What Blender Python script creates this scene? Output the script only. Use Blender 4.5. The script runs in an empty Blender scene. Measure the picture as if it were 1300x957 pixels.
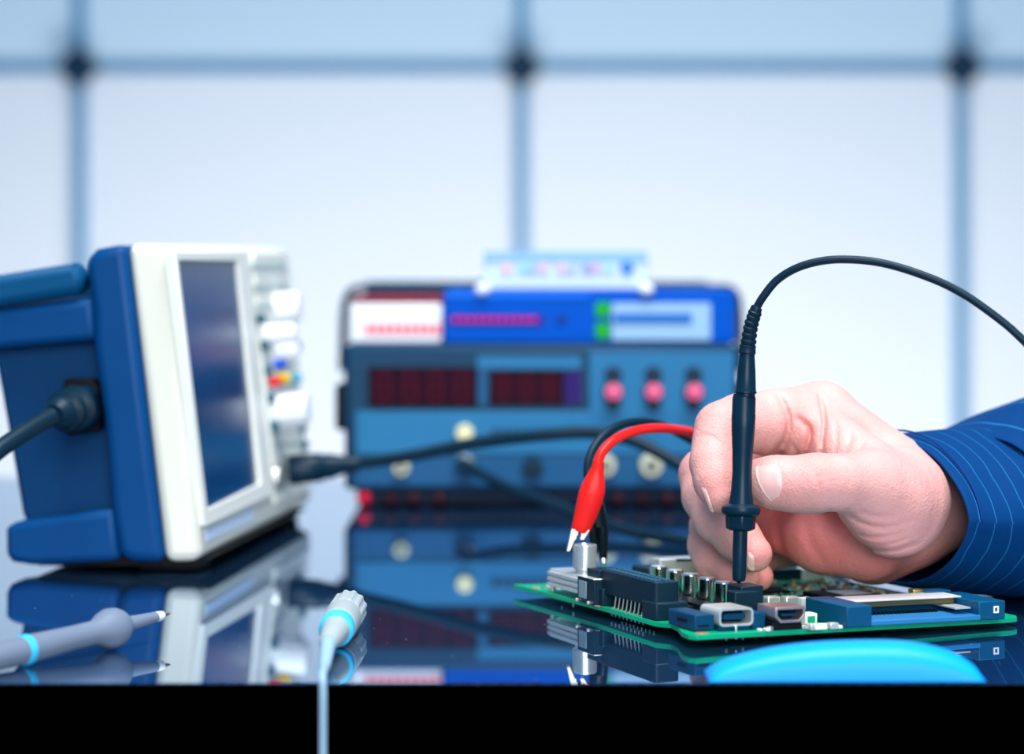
import bpy, bmesh, math, random
import numpy as np
from mathutils import Vector, Matrix

random.seed(7)
rng = np.random.default_rng(7)
C = bpy.context.scene.collection

# ------------------------------------------------------------------ camera model
F_PX, CAM_H, CX, HZ = 3150.0, 0.123, 650.0, 330.0   # focal length in px (1300 wide), eye height over the desk, centre, horizon row


def P(px, py, D):
    """Where a point of the photograph at depth D stands (desk top is z = 0, camera looks along +Y)."""
    return Vector(((px - CX) * D / F_PX, D, CAM_H - (py - HZ) * D / F_PX))


def ground(px, py, z=0.0):
    D = (CAM_H - z) * F_PX / (py - HZ)
    return P(px, py, D)


class Plane:
    def __init__(s, o, u, v):
        s.o, s.u = Vector(o), Vector(u).normalized()
        s.v = (Vector(v) - s.u * Vector(v).dot(s.u)).normalized()
        s.n = s.u.cross(s.v)

    def pt(s, a, b, c=0.0):
        return s.o + s.u * a + s.v * b + s.n * c

    def unp(s, px, py, c=0.0):
        d = Vector(((px - CX) / F_PX, 1.0, -(py - HZ) / F_PX))
        o = Vector((0, 0, CAM_H))
        t = (s.o + s.n * c - o).dot(s.n) / d.dot(s.n)
        p = o + d * t - s.o
        return p.dot(s.u), p.dot(s.v)

    def poly(s, pts, c=0.0):
        return [s.unp(x, y, c) for x, y in pts]


# ------------------------------------------------------------------ materials
def lin(c):
    out = []
    for v in c:
        v = v / 255.0
        out.append(v / 12.92 if v <= 0.04045 else ((v + 0.055) / 1.055) ** 2.4)
    return out


MATS = {}


def mat(name, rgb, rough=0.5, metal=0.0, noise=0.0, nscale=60.0, bump=0.0, bscale=400.0, emit=None, spec=0.18, coat=0.0, trans=0.0, sss=0.0):
    if name in MATS:
        return MATS[name]
    m = bpy.data.materials.new(name)
    m.use_nodes = True
    nt = m.node_tree
    b = nt.nodes["Principled BSDF"]
    col = lin(rgb) + [1.0]
    b.inputs["Base Color"].default_value = col
    b.inputs["Roughness"].default_value = rough
    b.inputs["Metallic"].default_value = metal
    b.inputs["Specular IOR Level"].default_value = spec
    b.inputs["Coat Weight"].default_value = coat
    b.inputs["Transmission Weight"].default_value = trans
    if sss:
        b.inputs["Subsurface Weight"].default_value = sss
        b.inputs["Subsurface Radius"].default_value = (1.0, 0.35, 0.2)
        b.inputs["Subsurface Scale"].default_value = 0.004
    tc = nt.nodes.new("ShaderNodeTexCoord")
    n = nt.nodes.new("ShaderNodeTexNoise")
    n.inputs["Scale"].default_value = nscale
    n.inputs["Detail"].default_value = 4.0
    nt.links.new(tc.outputs["Object"], n.inputs["Vector"])
    mx = nt.nodes.new("ShaderNodeMix")
    mx.data_type = "RGBA"
    mx.inputs["A"].default_value = [c * (1 - noise) for c in col[:3]] + [1]
    mx.inputs["B"].default_value = [min(1, c * (1 + noise)) for c in col[:3]] + [1]
    nt.links.new(n.outputs["Fac"], mx.inputs["Factor"])
    nt.links.new(mx.outputs["Result"], b.inputs["Base Color"])
    if bump:
        n2 = nt.nodes.new("ShaderNodeTexNoise")
        n2.inputs["Scale"].default_value = bscale
        n2.inputs["Detail"].default_value = 3.0
        nt.links.new(tc.outputs["Object"], n2.inputs["Vector"])
        bp_ = nt.nodes.new("ShaderNodeBump")
        bp_.inputs["Strength"].default_value = bump
        bp_.inputs["Distance"].default_value = 0.0006
        nt.links.new(n2.outputs["Fac"], bp_.inputs["Height"])
        nt.links.new(bp_.outputs["Normal"], b.inputs["Normal"])
    if emit:
        b.inputs["Emission Color"].default_value = lin(emit[0]) + [1.0]
        b.inputs["Emission Strength"].default_value = emit[1]
    MATS[name] = m
    return m


def desk_material():
    m = bpy.data.materials.new("black_mirror_glass")
    m.use_nodes = True
    nt = m.node_tree
    nt.nodes.clear()
    out = nt.nodes.new("ShaderNodeOutputMaterial")
    tc = nt.nodes.new("ShaderNodeTexCoord")
    # fine woven dot pattern under the glass, plus a few dust specks
    mp = nt.nodes.new("ShaderNodeMapping")
    mp.inputs["Rotation"].default_value = (0, 0, 0.35)
    nt.links.new(tc.outputs["Object"], mp.inputs["Vector"])
    sep = nt.nodes.new("ShaderNodeSeparateXYZ")
    nt.links.new(mp.outputs["Vector"], sep.inputs["Vector"])

    def wave(sock, period):
        a = nt.nodes.new("ShaderNodeMath"); a.operation = "MULTIPLY"
        a.inputs[1].default_value = 2 * math.pi / period
        nt.links.new(sock, a.inputs[0])
        b = nt.nodes.new("ShaderNodeMath"); b.operation = "SINE"
        nt.links.new(a.outputs[0], b.inputs[0])
        return b.outputs[0]
    wx, wy = wave(sep.outputs["X"], 0.0009), wave(sep.outputs["Y"], 0.0035)
    mul = nt.nodes.new("ShaderNodeMath"); mul.operation = "MULTIPLY"
    nt.links.new(wx, mul.inputs[0]); nt.links.new(wy, mul.inputs[1])
    gt = nt.nodes.new("ShaderNodeMath"); gt.operation = "GREATER_THAN"
    gt.inputs[1].default_value = 0.25
    nt.links.new(mul.outputs[0], gt.inputs[0])
    vor = nt.nodes.new("ShaderNodeTexVoronoi")
    vor.inputs["Scale"].default_value = 110.0
    vor.inputs["Randomness"].default_value = 1.0
    nt.links.new(tc.outputs["Object"], vor.inputs["Vector"])
    lt = nt.nodes.new("ShaderNodeMath"); lt.operation = "LESS_THAN"
    lt.inputs[1].default_value = 0.035
    nt.links.new(vor.outputs["Distance"], lt.inputs[0])
    c1 = nt.nodes.new("ShaderNodeMix"); c1.data_type = "RGBA"
    c1.inputs["A"].default_value = (0.0012, 0.006, 0.030, 1)
    c1.inputs["B"].default_value = (0.02, 0.08, 0.18, 1)
    nt.links.new(gt.outputs[0], c1.inputs["Factor"])
    c2 = nt.nodes.new("ShaderNodeMix"); c2.data_type = "RGBA"
    nt.links.new(lt.outputs[0], c2.inputs["Factor"])
    nt.links.new(c1.outputs["Result"], c2.inputs["A"])
    c2.inputs["B"].default_value = (0.35, 0.5, 0.65, 1)
    dif = nt.nodes.new("ShaderNodeBsdfDiffuse")
    nt.links.new(c2.outputs["Result"], dif.inputs["Color"])
    gl = nt.nodes.new("ShaderNodeBsdfGlossy")
    gl.inputs["Color"].default_value = (0.74, 0.85, 0.97, 1)
    gl.inputs["Roughness"].default_value = 0.012
    lw = nt.nodes.new("ShaderNodeFresnel")
    lw.inputs["IOR"].default_value = 1.9
    mr = nt.nodes.new("ShaderNodeMapRange")
    mr.inputs["From Min"].default_value = 0.1
    mr.inputs["From Max"].default_value = 0.5
    mr.inputs["To Min"].default_value = 0.12
    mr.inputs["To Max"].default_value = 0.86
    nt.links.new(lw.outputs[0], mr.inputs["Value"])
    k1 = nt.nodes.new("ShaderNodeMath"); k1.operation = "MULTIPLY_ADD"; k1.inputs[1].default_value = -0.55; k1.inputs[2].default_value = 1.0
    nt.links.new(lt.outputs[0], k1.inputs[0])
    k2 = nt.nodes.new("ShaderNodeMath"); k2.operation = "MULTIPLY_ADD"; k2.inputs[1].default_value = -0.14; k2.inputs[2].default_value = 1.0
    nt.links.new(gt.outputs[0], k2.inputs[0])
    k3 = nt.nodes.new("ShaderNodeMath"); k3.operation = "MULTIPLY"
    nt.links.new(k1.outputs[0], k3.inputs[0]); nt.links.new(k2.outputs[0], k3.inputs[1])
    k4 = nt.nodes.new("ShaderNodeMath"); k4.operation = "MULTIPLY"
    nt.links.new(k3.outputs[0], k4.inputs[0]); nt.links.new(mr.outputs["Result"], k4.inputs[1])
    ms = nt.nodes.new("ShaderNodeMixShader")
    nt.links.new(k4.outputs[0], ms.inputs["Fac"])
    nt.links.new(dif.outputs[0], ms.inputs[1]); nt.links.new(gl.outputs[0], ms.inputs[2])
    nt.links.new(ms.outputs[0], out.inputs["Surface"])
    return m


def shirt_material(axis_stripes):
    m = bpy.data.materials.new("pinstriped_blue_cotton_%d" % axis_stripes)
    m.use_nodes = True
    nt = m.node_tree
    b = nt.nodes["Principled BSDF"]
    b.inputs["Roughness"].default_value = 0.75
    b.inputs["Specular IOR Level"].default_value = 0.08
    tc = nt.nodes.new("ShaderNodeTexCoord")
    sep = nt.nodes.new("ShaderNodeSeparateXYZ")
    nt.links.new(tc.outputs["UV"], sep.inputs["Vector"])
    nz = nt.nodes.new("ShaderNodeTexNoise"); nz.inputs["Scale"].default_value = 6.0
    nt.links.new(tc.outputs["UV"], nz.inputs["Vector"])
    a = nt.nodes.new("ShaderNodeMath"); a.operation = "MULTIPLY_ADD"
    a.inputs[1].default_value = axis_stripes
    nt.links.new(sep.outputs["Y"], a.inputs[0]); nt.links.new(nz.outputs["Fac"], a.inputs[2])
    fr = nt.nodes.new("ShaderNodeMath"); fr.operation = "FRACT"
    nt.links.new(a.outputs[0], fr.inputs[0])
    lt = nt.nodes.new("ShaderNodeMath"); lt.operation = "LESS_THAN"
    lt.inputs[1].default_value = 0.06
    nt.links.new(fr.outputs[0], lt.inputs[0])
    mx = nt.nodes.new("ShaderNodeMix"); mx.data_type = "RGBA"
    nt.links.new(lt.outputs[0], mx.inputs["Factor"])
    mx.inputs["A"].default_value = (0.0, 0.040, 0.165, 1)
    mx.inputs["B"].default_value = (0.012, 0.13, 0.33, 1)
    nt.links.new(mx.outputs["Result"], b.inputs["Base Color"])
    w = nt.nodes.new("ShaderNodeTexNoise"); w.inputs["Scale"].default_value = 900.0
    nt.links.new(tc.outputs["Object"], w.inputs["Vector"])
    bu = nt.nodes.new("ShaderNodeBump"); bu.inputs["Strength"].default_value = 0.15
    bu.inputs["Distance"].default_value = 0.0005
    nt.links.new(w.outputs["Fac"], bu.inputs["Height"])
    nt.links.new(bu.outputs["Normal"], b.inputs["Normal"])
    return m


def skin_material():
    m = bpy.data.materials.new("skin")
    m.use_nodes = True
    nt = m.node_tree
    b = nt.nodes["Principled BSDF"]
    b.inputs["Roughness"].default_value = 0.5
    b.inputs["Specular IOR Level"].default_value = 0.35
    b.inputs["Subsurface Weight"].default_value = 0.12
    b.inputs["Subsurface Radius"].default_value = (1.0, 0.3, 0.18)
    b.inputs["Subsurface Scale"].default_value = 0.002
    tc = nt.nodes.new("ShaderNodeTexCoord")
    n = nt.nodes.new("ShaderNodeTexNoise"); n.inputs["Scale"].default_value = 55.0
    n.inputs["Detail"].default_value = 5.0
    nt.links.new(tc.outputs["Object"], n.inputs["Vector"])
    at = nt.nodes.new("ShaderNodeAttribute"); at.attribute_name = "redness"
    cr = nt.nodes.new("ShaderNodeValToRGB")
    cr.color_ramp.elements[0].position = 0.3
    cr.color_ramp.elements[0].color = (0.76, 0.36, 0.33, 1)
    cr.color_ramp.elements[1].position = 0.7
    cr.color_ramp.elements[1].color = (0.83, 0.45, 0.42, 1)
    nt.links.new(n.outputs["Fac"], cr.inputs["Fac"])
    mx = nt.nodes.new("ShaderNodeMix"); mx.data_type = "RGBA"
    nt.links.new(at.outputs["Fac"], mx.inputs["Factor"])
    nt.links.new(cr.outputs["Color"], mx.inputs["A"])
    mx.inputs["B"].default_value = (0.74, 0.15, 0.15, 1)
    nt.links.new(mx.outputs["Result"], b.inputs["Base Color"])
    n2 = nt.nodes.new("ShaderNodeTexVoronoi"); n2.inputs["Scale"].default_value = 1100.0
    nt.links.new(tc.outputs["Object"], n2.inputs["Vector"])
    n3 = nt.nodes.new("ShaderNodeTexNoise"); n3.inputs["Scale"].default_value = 380.0
    n3.inputs["Detail"].default_value = 4.0
    nt.links.new(tc.outputs["Object"], n3.inputs["Vector"])
    ad = nt.nodes.new("ShaderNodeMath"); ad.operation = "MULTIPLY_ADD"
    ad.inputs[1].default_value = 0.5
    nt.links.new(n2.outputs["Distance"], ad.inputs[0]); nt.links.new(n3.outputs["Fac"], ad.inputs[2])
    bu = nt.nodes.new("ShaderNodeBump"); bu.inputs["Strength"].default_value = 0.42
    bu.inputs["Distance"].default_value = 0.0006
    nt.links.new(ad.outputs[0], bu.inputs["Height"])
    nt.links.new(bu.outputs["Normal"], b.inputs["Normal"])
    return m


# ------------------------------------------------------------------ mesh helpers
class MB:
    def __init__(s):
        s.bm = bmesh.new()

    def prism(s, pl, pts, c0, c1, smooth=False):
        """pts in plane coordinates, extruded from c0 to c1 along the plane normal."""
        lo = [s.bm.verts.new(pl.pt(a, b, c0)) for a, b in pts]
        hi = [s.bm.verts.new(pl.pt(a, b, c1)) for a, b in pts]
        n = len(pts)
        s.bm.faces.new(lo); s.bm.faces.new(hi)
        for i in range(n):
            s.bm.faces.new((lo[i], lo[(i + 1) % n], hi[(i + 1) % n], hi[i]))
        return s

    def box(s, pl, a0, a1, b0, b1, c0, c1):
        return s.prism(pl, [(a0, b0), (a1, b0), (a1, b1), (a0, b1)], c0, c1)

    def ring_prism(s, pl, outer, inner, c0, c1):
        """A frame: outer and inner polygons with as many points each."""
        n = len(outer)
        V = []
        for poly, c in ((outer, c0), (outer, c1), (inner, c1), (inner, c0)):
            V.append([s.bm.verts.new(pl.pt(a, b, c)) for a, b in poly])
        for k in range(4):
            A, B = V[k], V[(k + 1) % 4]
            for i in range(n):
                j = (i + 1) % n
                s.bm.faces.new((A[i], A[j], B[j], B[i]))
        return s

    def lathe(s, p0, p1, prof, seg=32, ridges=0, depth=0.0):
        """prof: (t, r) with t in metres from p0 towards p1 (a direction)."""
        ax = (Vector(p1) - Vector(p0)).normalized()
        h = ax.orthogonal().normalized(); k = ax.cross(h)
        rings = []
        for t, r in prof:
            ring = []
            for i in range(seg):
                a = 2 * math.pi * i / seg
                rr = r
                if ridges and (i * ridges // seg) % 2:
                    rr = r - depth if r > depth * 2 else r
                ring.append(s.bm.verts.new(Vector(p0) + ax * t + h * (rr * math.cos(a)) + k * (rr * math.sin(a))))
            rings.append(ring)
        for A, B in zip(rings, rings[1:]):
            for i in range(seg):
                j = (i + 1) % seg
                s.bm.faces.new((A[i], A[j], B[j], B[i]))
        s.bm.faces.new(rings[0]); s.bm.faces.new(rings[-1])
        return s

    def tube(s, pts, r, seg=14, sub=8):
        """Catmull-Rom tube through pts; r a number or one per point."""
        pts = [Vector(p) for p in pts]
        rs = list(r) if isinstance(r, (list, tuple)) else [r] * len(pts)
        path, rad = [], []
        n = len(pts)
        for i in range(n - 1):
            p0, p1, p2, p3 = pts[max(i - 1, 0)], pts[i], pts[i + 1], pts[min(i + 2, n - 1)]
            for q in range(sub):
                t = q / sub
                path.append(0.5 * ((2 * p1) + (p2 - p0) * t + (2 * p0 - 5 * p1 + 4 * p2 - p3) * t * t + (3 * p1 - p0 - 3 * p2 + p3) * t ** 3))
                rad.append(rs[i] * (1 - t) + rs[i + 1] * t)
        path.append(pts[-1]); rad.append(rs[-1])
        h = None
        rings = []
        for i, p in enumerate(path):
            d = (path[min(i + 1, len(path) - 1)] - path[max(i - 1, 0)]).normalized()
            h = d.orthogonal().normalized() if h is None else (h - d * h.dot(d)).normalized()
            k = d.cross(h)
            rings.append([s.bm.verts.new(p + h * (rad[i] * math.cos(2 * math.pi * q / seg)) + k * (rad[i] * math.sin(2 * math.pi * q / seg))) for q in range(seg)])
        for A, B in zip(rings, rings[1:]):
            for i in range(seg):
                j = (i + 1) % seg
                s.bm.faces.new((A[i], A[j], B[j], B[i]))
        s.bm.faces.new(rings[0]); s.bm.faces.new(rings[-1])
        return s

    def build(s, name, m, parent=None, bevel=0.0, bseg=2, angle=35, sub=0, kind=None, label=None):
        bmesh.ops.recalc_face_normals(s.bm, faces=s.bm.faces[:])
        me = bpy.data.meshes.new(name)
        s.bm.to_mesh(me); s.bm.free()
        return link_mesh(name, me, m, parent, bevel, bseg, angle, sub, kind, label)


def link_mesh(name, me, m, parent=None, bevel=0.0, bseg=2, angle=35, sub=0, kind=None, label=None):
    co = np.empty(len(me.vertices) * 3); me.vertices.foreach_get("co", co)
    co = co.reshape(-1, 3)
    c = Vector((co.min(0) + co.max(0)) / 2)
    me.transform(Matrix.Translation(-c))
    for p in me.polygons:
        p.use_smooth = True
    me.set_sharp_from_angle(angle=math.radians(angle))
    me.materials.append(m)
    o = bpy.data.objects.new(name, me)
    C.objects.link(o)
    o.location = c
    if parent is not None:
        set_parent(o, parent)
    if bevel:
        b = o.modifiers.new("bevel", "BEVEL")
        b.width, b.segments, b.limit_method, b.angle_limit = bevel, bseg, "ANGLE", math.radians(40)
        b.harden_normals = False
    if sub:
        sm = o.modifiers.new("sub", "SUBSURF"); sm.levels = sm.render_levels = sub
    if kind:
        o["kind"] = kind
    if label:
        o["label"] = label
    return o


WORLD = {}


def set_parent(o, parent):
    # every object here is unrotated and unscaled, so only the offsets count
    off = Vector()
    q = parent
    while q is not None:
        off += q.location
        q = q.parent
    o.parent = parent
    o.location = o.location - off


def thing(name, loc, label, cat, group=None):
    o = bpy.data.objects.new(name, None)
    o.empty_display_size = 0.02
    C.objects.link(o)
    o.location = loc
    return tag(o, label, cat, group)


def tag(o, label, cat, group=None, kind=None):
    o["label"] = label
    o["category"] = cat
    if group:
        o["group"] = group
    if kind:
        o["kind"] = kind
    return o


def rrect(a0, a1, b0, b1, r, n=5):
    pts = []
    for cx, cy, s in ((a1 - r, b1 - r, 0), (a0 + r, b1 - r, 90), (a0 + r, b0 + r, 180), (a1 - r, b0 + r, 270)):
        for i in range(n + 1):
            t = math.radians(s + 90 * i / n)
            pts.append((cx + r * math.cos(t), cy + r * math.sin(t)))
    return pts


XY = Plane((0, 0, 0), (1, 0, 0), (0, 1, 0))           # horizontal plane, normal +Z
XZ = Plane((0, 0, 0), (1, 0, 0), (0, 0, 1))           # normal -Y

# palette (colours of the things themselves)
black_rubber = mat("black_rubber", (10, 40, 58), 0.42, noise=0.1)
black_plastic = mat("black_plastic", (6, 38, 58), 0.33, noise=0.1)
jet = mat("jet_black", (3, 6, 10), 0.6, spec=0.2)
steel = mat("brushed_steel", (214, 218, 220), 0.28, 0.75, noise=0.06, nscale=300)
chrome = mat("chrome", (232, 236, 240), 0.13, 1.0)
dull_metal = mat("dull_metal", (190, 192, 190), 0.45, 1.0, noise=0.1, nscale=400)
gold = mat("gold_plate", (226, 200, 130), 0.3, 1.0)
copper_pad = mat("copper_pad", (226, 160, 120), 0.4, 0.6, noise=0.1)

# ------------------------------------------------------------------ setting
wall_white = mat("white_panel", (233, 239, 248), 0.7, spec=0.2)
bar_blue = mat("blue_grey_bar", (86, 150, 192), 0.5, noise=0.05, nscale=8)
diamond_mat = mat("dark_teal_plastic", (8, 46, 74), 0.5)
floor_mat = mat("grey_floor", (120, 130, 140), 0.6, noise=0.1, nscale=6)
WD = 2.5
wall = MB().box(XY, -2.4, 2.4, WD, WD + 0.06, -0.75, 1.9).build("wall_back", wall_white, kind="structure")
MB().box(XY, -2.4, 2.4, -1.6, WD + 0.06, -0.80, -0.75).build("floor", floor_mat, kind="structure")
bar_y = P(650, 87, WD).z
MB().box(XY, -2.4, 2.4, WD - 0.004, WD, bar_y, 1.9).build("trim_31", mat("upper_wall_falloff_blue", (206, 230, 248), 0.7, spec=0.2), kind="structure")  # bluer slab paints the wall's light falloff above the bar into its colour
for i, px in enumerate((103 - 558, 103, 662, 1218, 1218 + 558)):
    x = P(px, 0, WD).x
    MB().box(XY, x - 0.0062, x + 0.0062, WD - 0.012, WD, -0.75, 1.9).build("trim_%d" % (i + 1), bar_blue, bevel=0.002, kind="structure")
    d = 0.0185
    oct_ = [(x + d * 1.03, bar_y + d * 0.22), (x + d * 0.22, bar_y + d * 1.03), (x - d * 0.22, bar_y + d * 1.03), (x - d * 1.03, bar_y + d * 0.22),
            (x - d * 1.03, bar_y - d * 0.22), (x - d * 0.22, bar_y - d * 1.03), (x + d * 0.22, bar_y - d * 1.03), (x + d * 1.03, bar_y - d * 0.22)]
    MB().prism(XZ, oct_, -(WD - 0.026), -(WD - 0.010)).build("trim_%d" % (i + 11), diamond_mat, bevel=0.002, kind="structure")
MB().box(XY, -2.4, 2.4, WD - 0.010, WD, bar_y - 0.0048, bar_y + 0.0048).build("trim_21", bar_blue, bevel=0.002, kind="structure")

# ------------------------------------------------------------------ desk
desk_near = CAM_H * F_PX / (867 - HZ)
desk_far = 1.405
desk = thing("desk", (0, 1.05, -0.75), "dark mirror-glossy desk with fine dot pattern and black front edge, carrying all the equipment", "desk")
MB().box(XY, -0.85, 0.85, desk_near, desk_far, -0.0004, 0.0).build("desk_top", desk_material(), desk)
MB().box(XY, -0.85, 0.85, desk_near, desk_far, -0.034, -0.0005).build("desk_panel", mat("matt_black_edge", (1, 1, 1), 0.9, spec=0.0), desk)
for sx in (-0.8, 0.8):
    for y in (desk_near + 0.06, desk_far - 0.06):
        MB().box(XY, sx - 0.02, sx + 0.02, y - 0.02, y + 0.02, -0.75, -0.0345).build("leg", jet, desk, bevel=0.003)

# ------------------------------------------------------------------ oscilloscope
scope_blue = mat("scope_blue", (0, 66, 124), 0.45, noise=0.04, spec=0.15)
scope_dark = mat("scope_dark_blue", (0, 60, 108), 0.55, noise=0.05, spec=0.15)
scope_teal = mat("scope_handle_blue", (0, 76, 122), 0.5, spec=0.15)
cream = mat("cream_plastic", (233, 232, 218), 0.45, noise=0.02)
cream2 = mat("pale_cream_plastic", (238, 240, 232), 0.4)
ug = Vector((0.11, 0.994, 0)).normalized()
ng = Vector((0.994, -0.11, 0)).normalized()
tl = math.radians(5.9)
nf = ng * math.cos(tl) + Vector((0, 0, 1)) * math.sin(tl)
vf = Vector((0, 0, 1)) * math.cos(tl) - ng * math.sin(tl)
P0 = P(257, 711, 0.966)
SW = 0.226                                              # width of the oscilloscope
FP = Plane(P0, ug, vf)                                  # front face; its normal should be nf
if FP.n.dot(nf) < 0:
    raise RuntimeError("front plane flipped")
SP = Plane(P0, -nf, vf)                                 # side face towards the camera
SN = 1.0 if SP.n.dot(ug) > 0 else -1.0                  # extruding by +SN*w goes into the scope


def side(pts, w0, w1):
    mb = MB()
    pl = SP.poly(pts)
    return mb.prism(SP, pl, SN * w0, SN * w1)


scope = thing("oscilloscope", P(200, 720, 0.98) * 1.0, "blue and cream oscilloscope tilted back with dark screen, facing sideways", "oscilloscope")
scope.location.z = 0.0
side([(161, 309), (213, 311), (217.6, 326), (255.6, 700), (250, 713), (209, 714)], 0, SW).build("front_bezel", cream, scope, bevel=0.004, bseg=4)
side([(161, 309), (122, 316), (108, 331), (117, 392), (118, 432), (134, 551), (142, 645), (150, 700), (162, 713), (209, 714)], -0.0015, SW + 0.0015).build("rear_bezel", scope_blue, scope, bevel=0.004, bseg=4)
# housing behind the bezel
side([(125, 392), (-30, 400), (-10, 505), (17, 662), (60, 690), (150, 690)], 0.012, SW - 0.012).build("housing", scope_dark, scope, bevel=0.002)
for w0, w1 in ((0.0, 0.022), (SW - 0.022, SW)):
    side([(-35, 396), (118, 378), (122, 432), (-35, 446)], w0, w1).build("side_rail", scope_blue, scope, bevel=0.003, bseg=3)
    side([(6, 672), (12, 664), (145, 645), (152, 712), (40, 718), (14, 714), (6, 706)], w0, w1).build("base_rail", scope_blue, scope, bevel=0.003, bseg=3)
han = MB()
for w0, w1 in ((-0.002, 0.014), (SW - 0.014, SW + 0.002)):
    han.prism(SP, SP.poly([(-110, 366), (92, 334), (102, 339), (106, 352), (104, 366), (98, 373), (-110, 408)]), SN * w0, SN * w1)
han.prism(SP, SP.poly([(-110, 366), (-60, 358), (-60, 399), (-110, 408)]), SN * 0.010, SN * (SW - 0.010))
han.build("handle", scope_teal, scope, bevel=0.004, bseg=3)
# rubber feet under it: tall front feet, low rear ones
for b0, b1 in ((0.012, 0.035), (SW - 0.035, SW - 0.012)):
    pl = [FP.pt(b0, 0.004, -0.028), FP.pt(b1, 0.004, -0.028), FP.pt(b1, 0.004, -0.004), FP.pt(b0, 0.004, -0.004)]
    mb = MB()
    top = [mb.bm.verts.new(p) for p in pl]
    bot = [mb.bm.verts.new((p.x, p.y, 0.0003)) for p in pl]
    mb.bm.faces.new(top); mb.bm.faces.new(bot)
    for i in range(4):
        mb.bm.faces.new((top[i], top[(i + 1) % 4], bot[(i + 1) % 4], bot[i]))
    mb.build("foot", jet, scope, bevel=0.001)
side([(45, 708), (150, 708), (262, 712), (240, 721), (40, 721)], 0.008, SW - 0.02).build("underside", jet, scope)

# front panel pieces
scr_out = FP.poly([(218, 320), (312, 319), (345, 627), (258, 668)], 0.001)
scr_in = FP.poly([(223, 331), (299, 331), (328, 614), (260, 647)], 0.001)
fr = MB().ring_prism(FP, scr_out, scr_in, -0.002, 0.0022).build("screen_frame", cream2, scope, bevel=0.0008)
scr_glass = mat("screen_glass", (0, 62, 112), 0.22, spec=0.12, noise=0.25, nscale=14)
MB().prism(FP, FP.poly([(222, 329), (301, 329), (330, 616), (259, 650)], 0.001), -0.001, 0.0006).build("screen", scr_glass, scope)
MB().prism(FP, FP.poly([(260, 672), (319, 646), (320, 660), (262, 687)]), -0.001, 0.0005).build("name_strip", mat("pale_blue_strip", (200, 216, 240), 0.4), scope)
pan = FP.poly([(318, 322), (362, 321), (391, 622), (348, 640)])
MB().prism(FP, pan, -0.001, 0.0012).build("control_panel", mat("light_cream_panel", (228, 232, 224), 0.5), scope, bevel=0.0006)
grey_line = mat("grey_green_print", (188, 204, 200), 0.6)
for x0, x1, y0, y1 in ((318, 362, 334, 341), (320, 362, 361, 367), (322, 350, 386, 391), (338, 378, 440, 443), (345, 388, 560, 564)):
    MB().prism(FP, FP.poly([(x0, y0), (x1, y0), (x1, y1), (x0, y1)], 0.0012), 0.0010, 0.0016).build("printed_stripe", grey_line, scope)


def fp_knob(name, px, py, r, L, m, ridges=0, par=scope):
    a, b = FP.unp(px, py, 0.0012)
    return MB().lathe(FP.pt(a, b, 0.001), FP.pt(a, b, 1), [(0, r), (L * 0.15, r), (L * 0.85, r * 0.93), (L, r * 0.85)], 28, ridges, 0.0004).build(name, m, par, bevel=0.0)


white_knob = mat("white_knob", (240, 243, 246), 0.35)
for px, py, r, L in ((352, 392, 0.0075, 0.011), (334, 426, 0.0048, 0.015), (348, 523, 0.0082, 0.016), (352, 448, 0.004, 0.010)):
    fp_knob("knob", px, py, r, L, white_knob, 28)
btn = mat("dark_teal_button", (38, 92, 112), 0.5)
for px, py in ((328, 405), (333, 438), (337, 470), (341, 505), (345, 541), (374, 440), (378, 505), (381, 543), (384, 565)):
    fp_knob("button", px, py, 0.0026, 0.003, btn)
for px, py, col, nm in ((349, 463, (0, 78, 190), "blue"), (342, 485, (238, 50, 60), "red"), (354, 481, (248, 200, 10), "yellow"), (368, 481, (60, 175, 205), "cyan")):
    o = fp_knob("marker_peg", px, py, 0.0024, 0.0055, mat("peg_" + nm, col, 0.4))
    o["label"] = nm + " peg"
# sockets at the foot of the panel
for px, py in ((350, 607), (374, 592)):
    fp_knob("socket", px, py, 0.0058, 0.003, dull_metal)

# mains plug and lead in the side
plug = thing("mains_cable", P(95, 520, 0.97), "black mains cable with moulded plug pushed into the oscilloscope's blue side", "cable")
pc = P(118, 512, 0.975)
rec = SP.unp(106, 513, SN * 0.012)
MB().prism(SP, SP.poly([(86, 480), (122, 480), (132, 492), (132, 546), (92, 552), (82, 540)], SN * 0.010), SN * 0.0117, SN * 0.004).build("socket_collar", jet, plug, bevel=0.001)
d0 = SP.pt(*SP.unp(112, 512, 0), SN * 0.006)
d1 = P(70, 525, 0.935)
MB().prism(SP, SP.poly([(80, 492), (120, 488), (127, 540), (92, 550), (74, 532)], 0), SN * 0.008, -SN * 0.010).build("plug", black_plastic, plug, bevel=0.004, bseg=3)
MB().lathe(P(96, 517, 0.948), P(52, 533, 0.925), [(0, 0.0085), (0.003, 0.0088), (0.004, 0.0072), (0.006, 0.0072), (0.007, 0.0078), (0.009, 0.0078), (0.010, 0.0062), (0.0125, 0.0062), (0.0135, 0.0055), (0.016, 0.0042)], 28).build("strain_relief", black_rubber, plug)
MB().tube([P(66, 528, 0.932), P(45, 540, 0.924), P(20, 556, 0.915), P(-10, 578, 0.905), P(-60, 625, 0.89), P(-110, 690, 0.875), ground(-170, 755, 0.0036), ground(-330, 760, 0.0036)], 0.0034).build("cable", black_rubber, plug)

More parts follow.
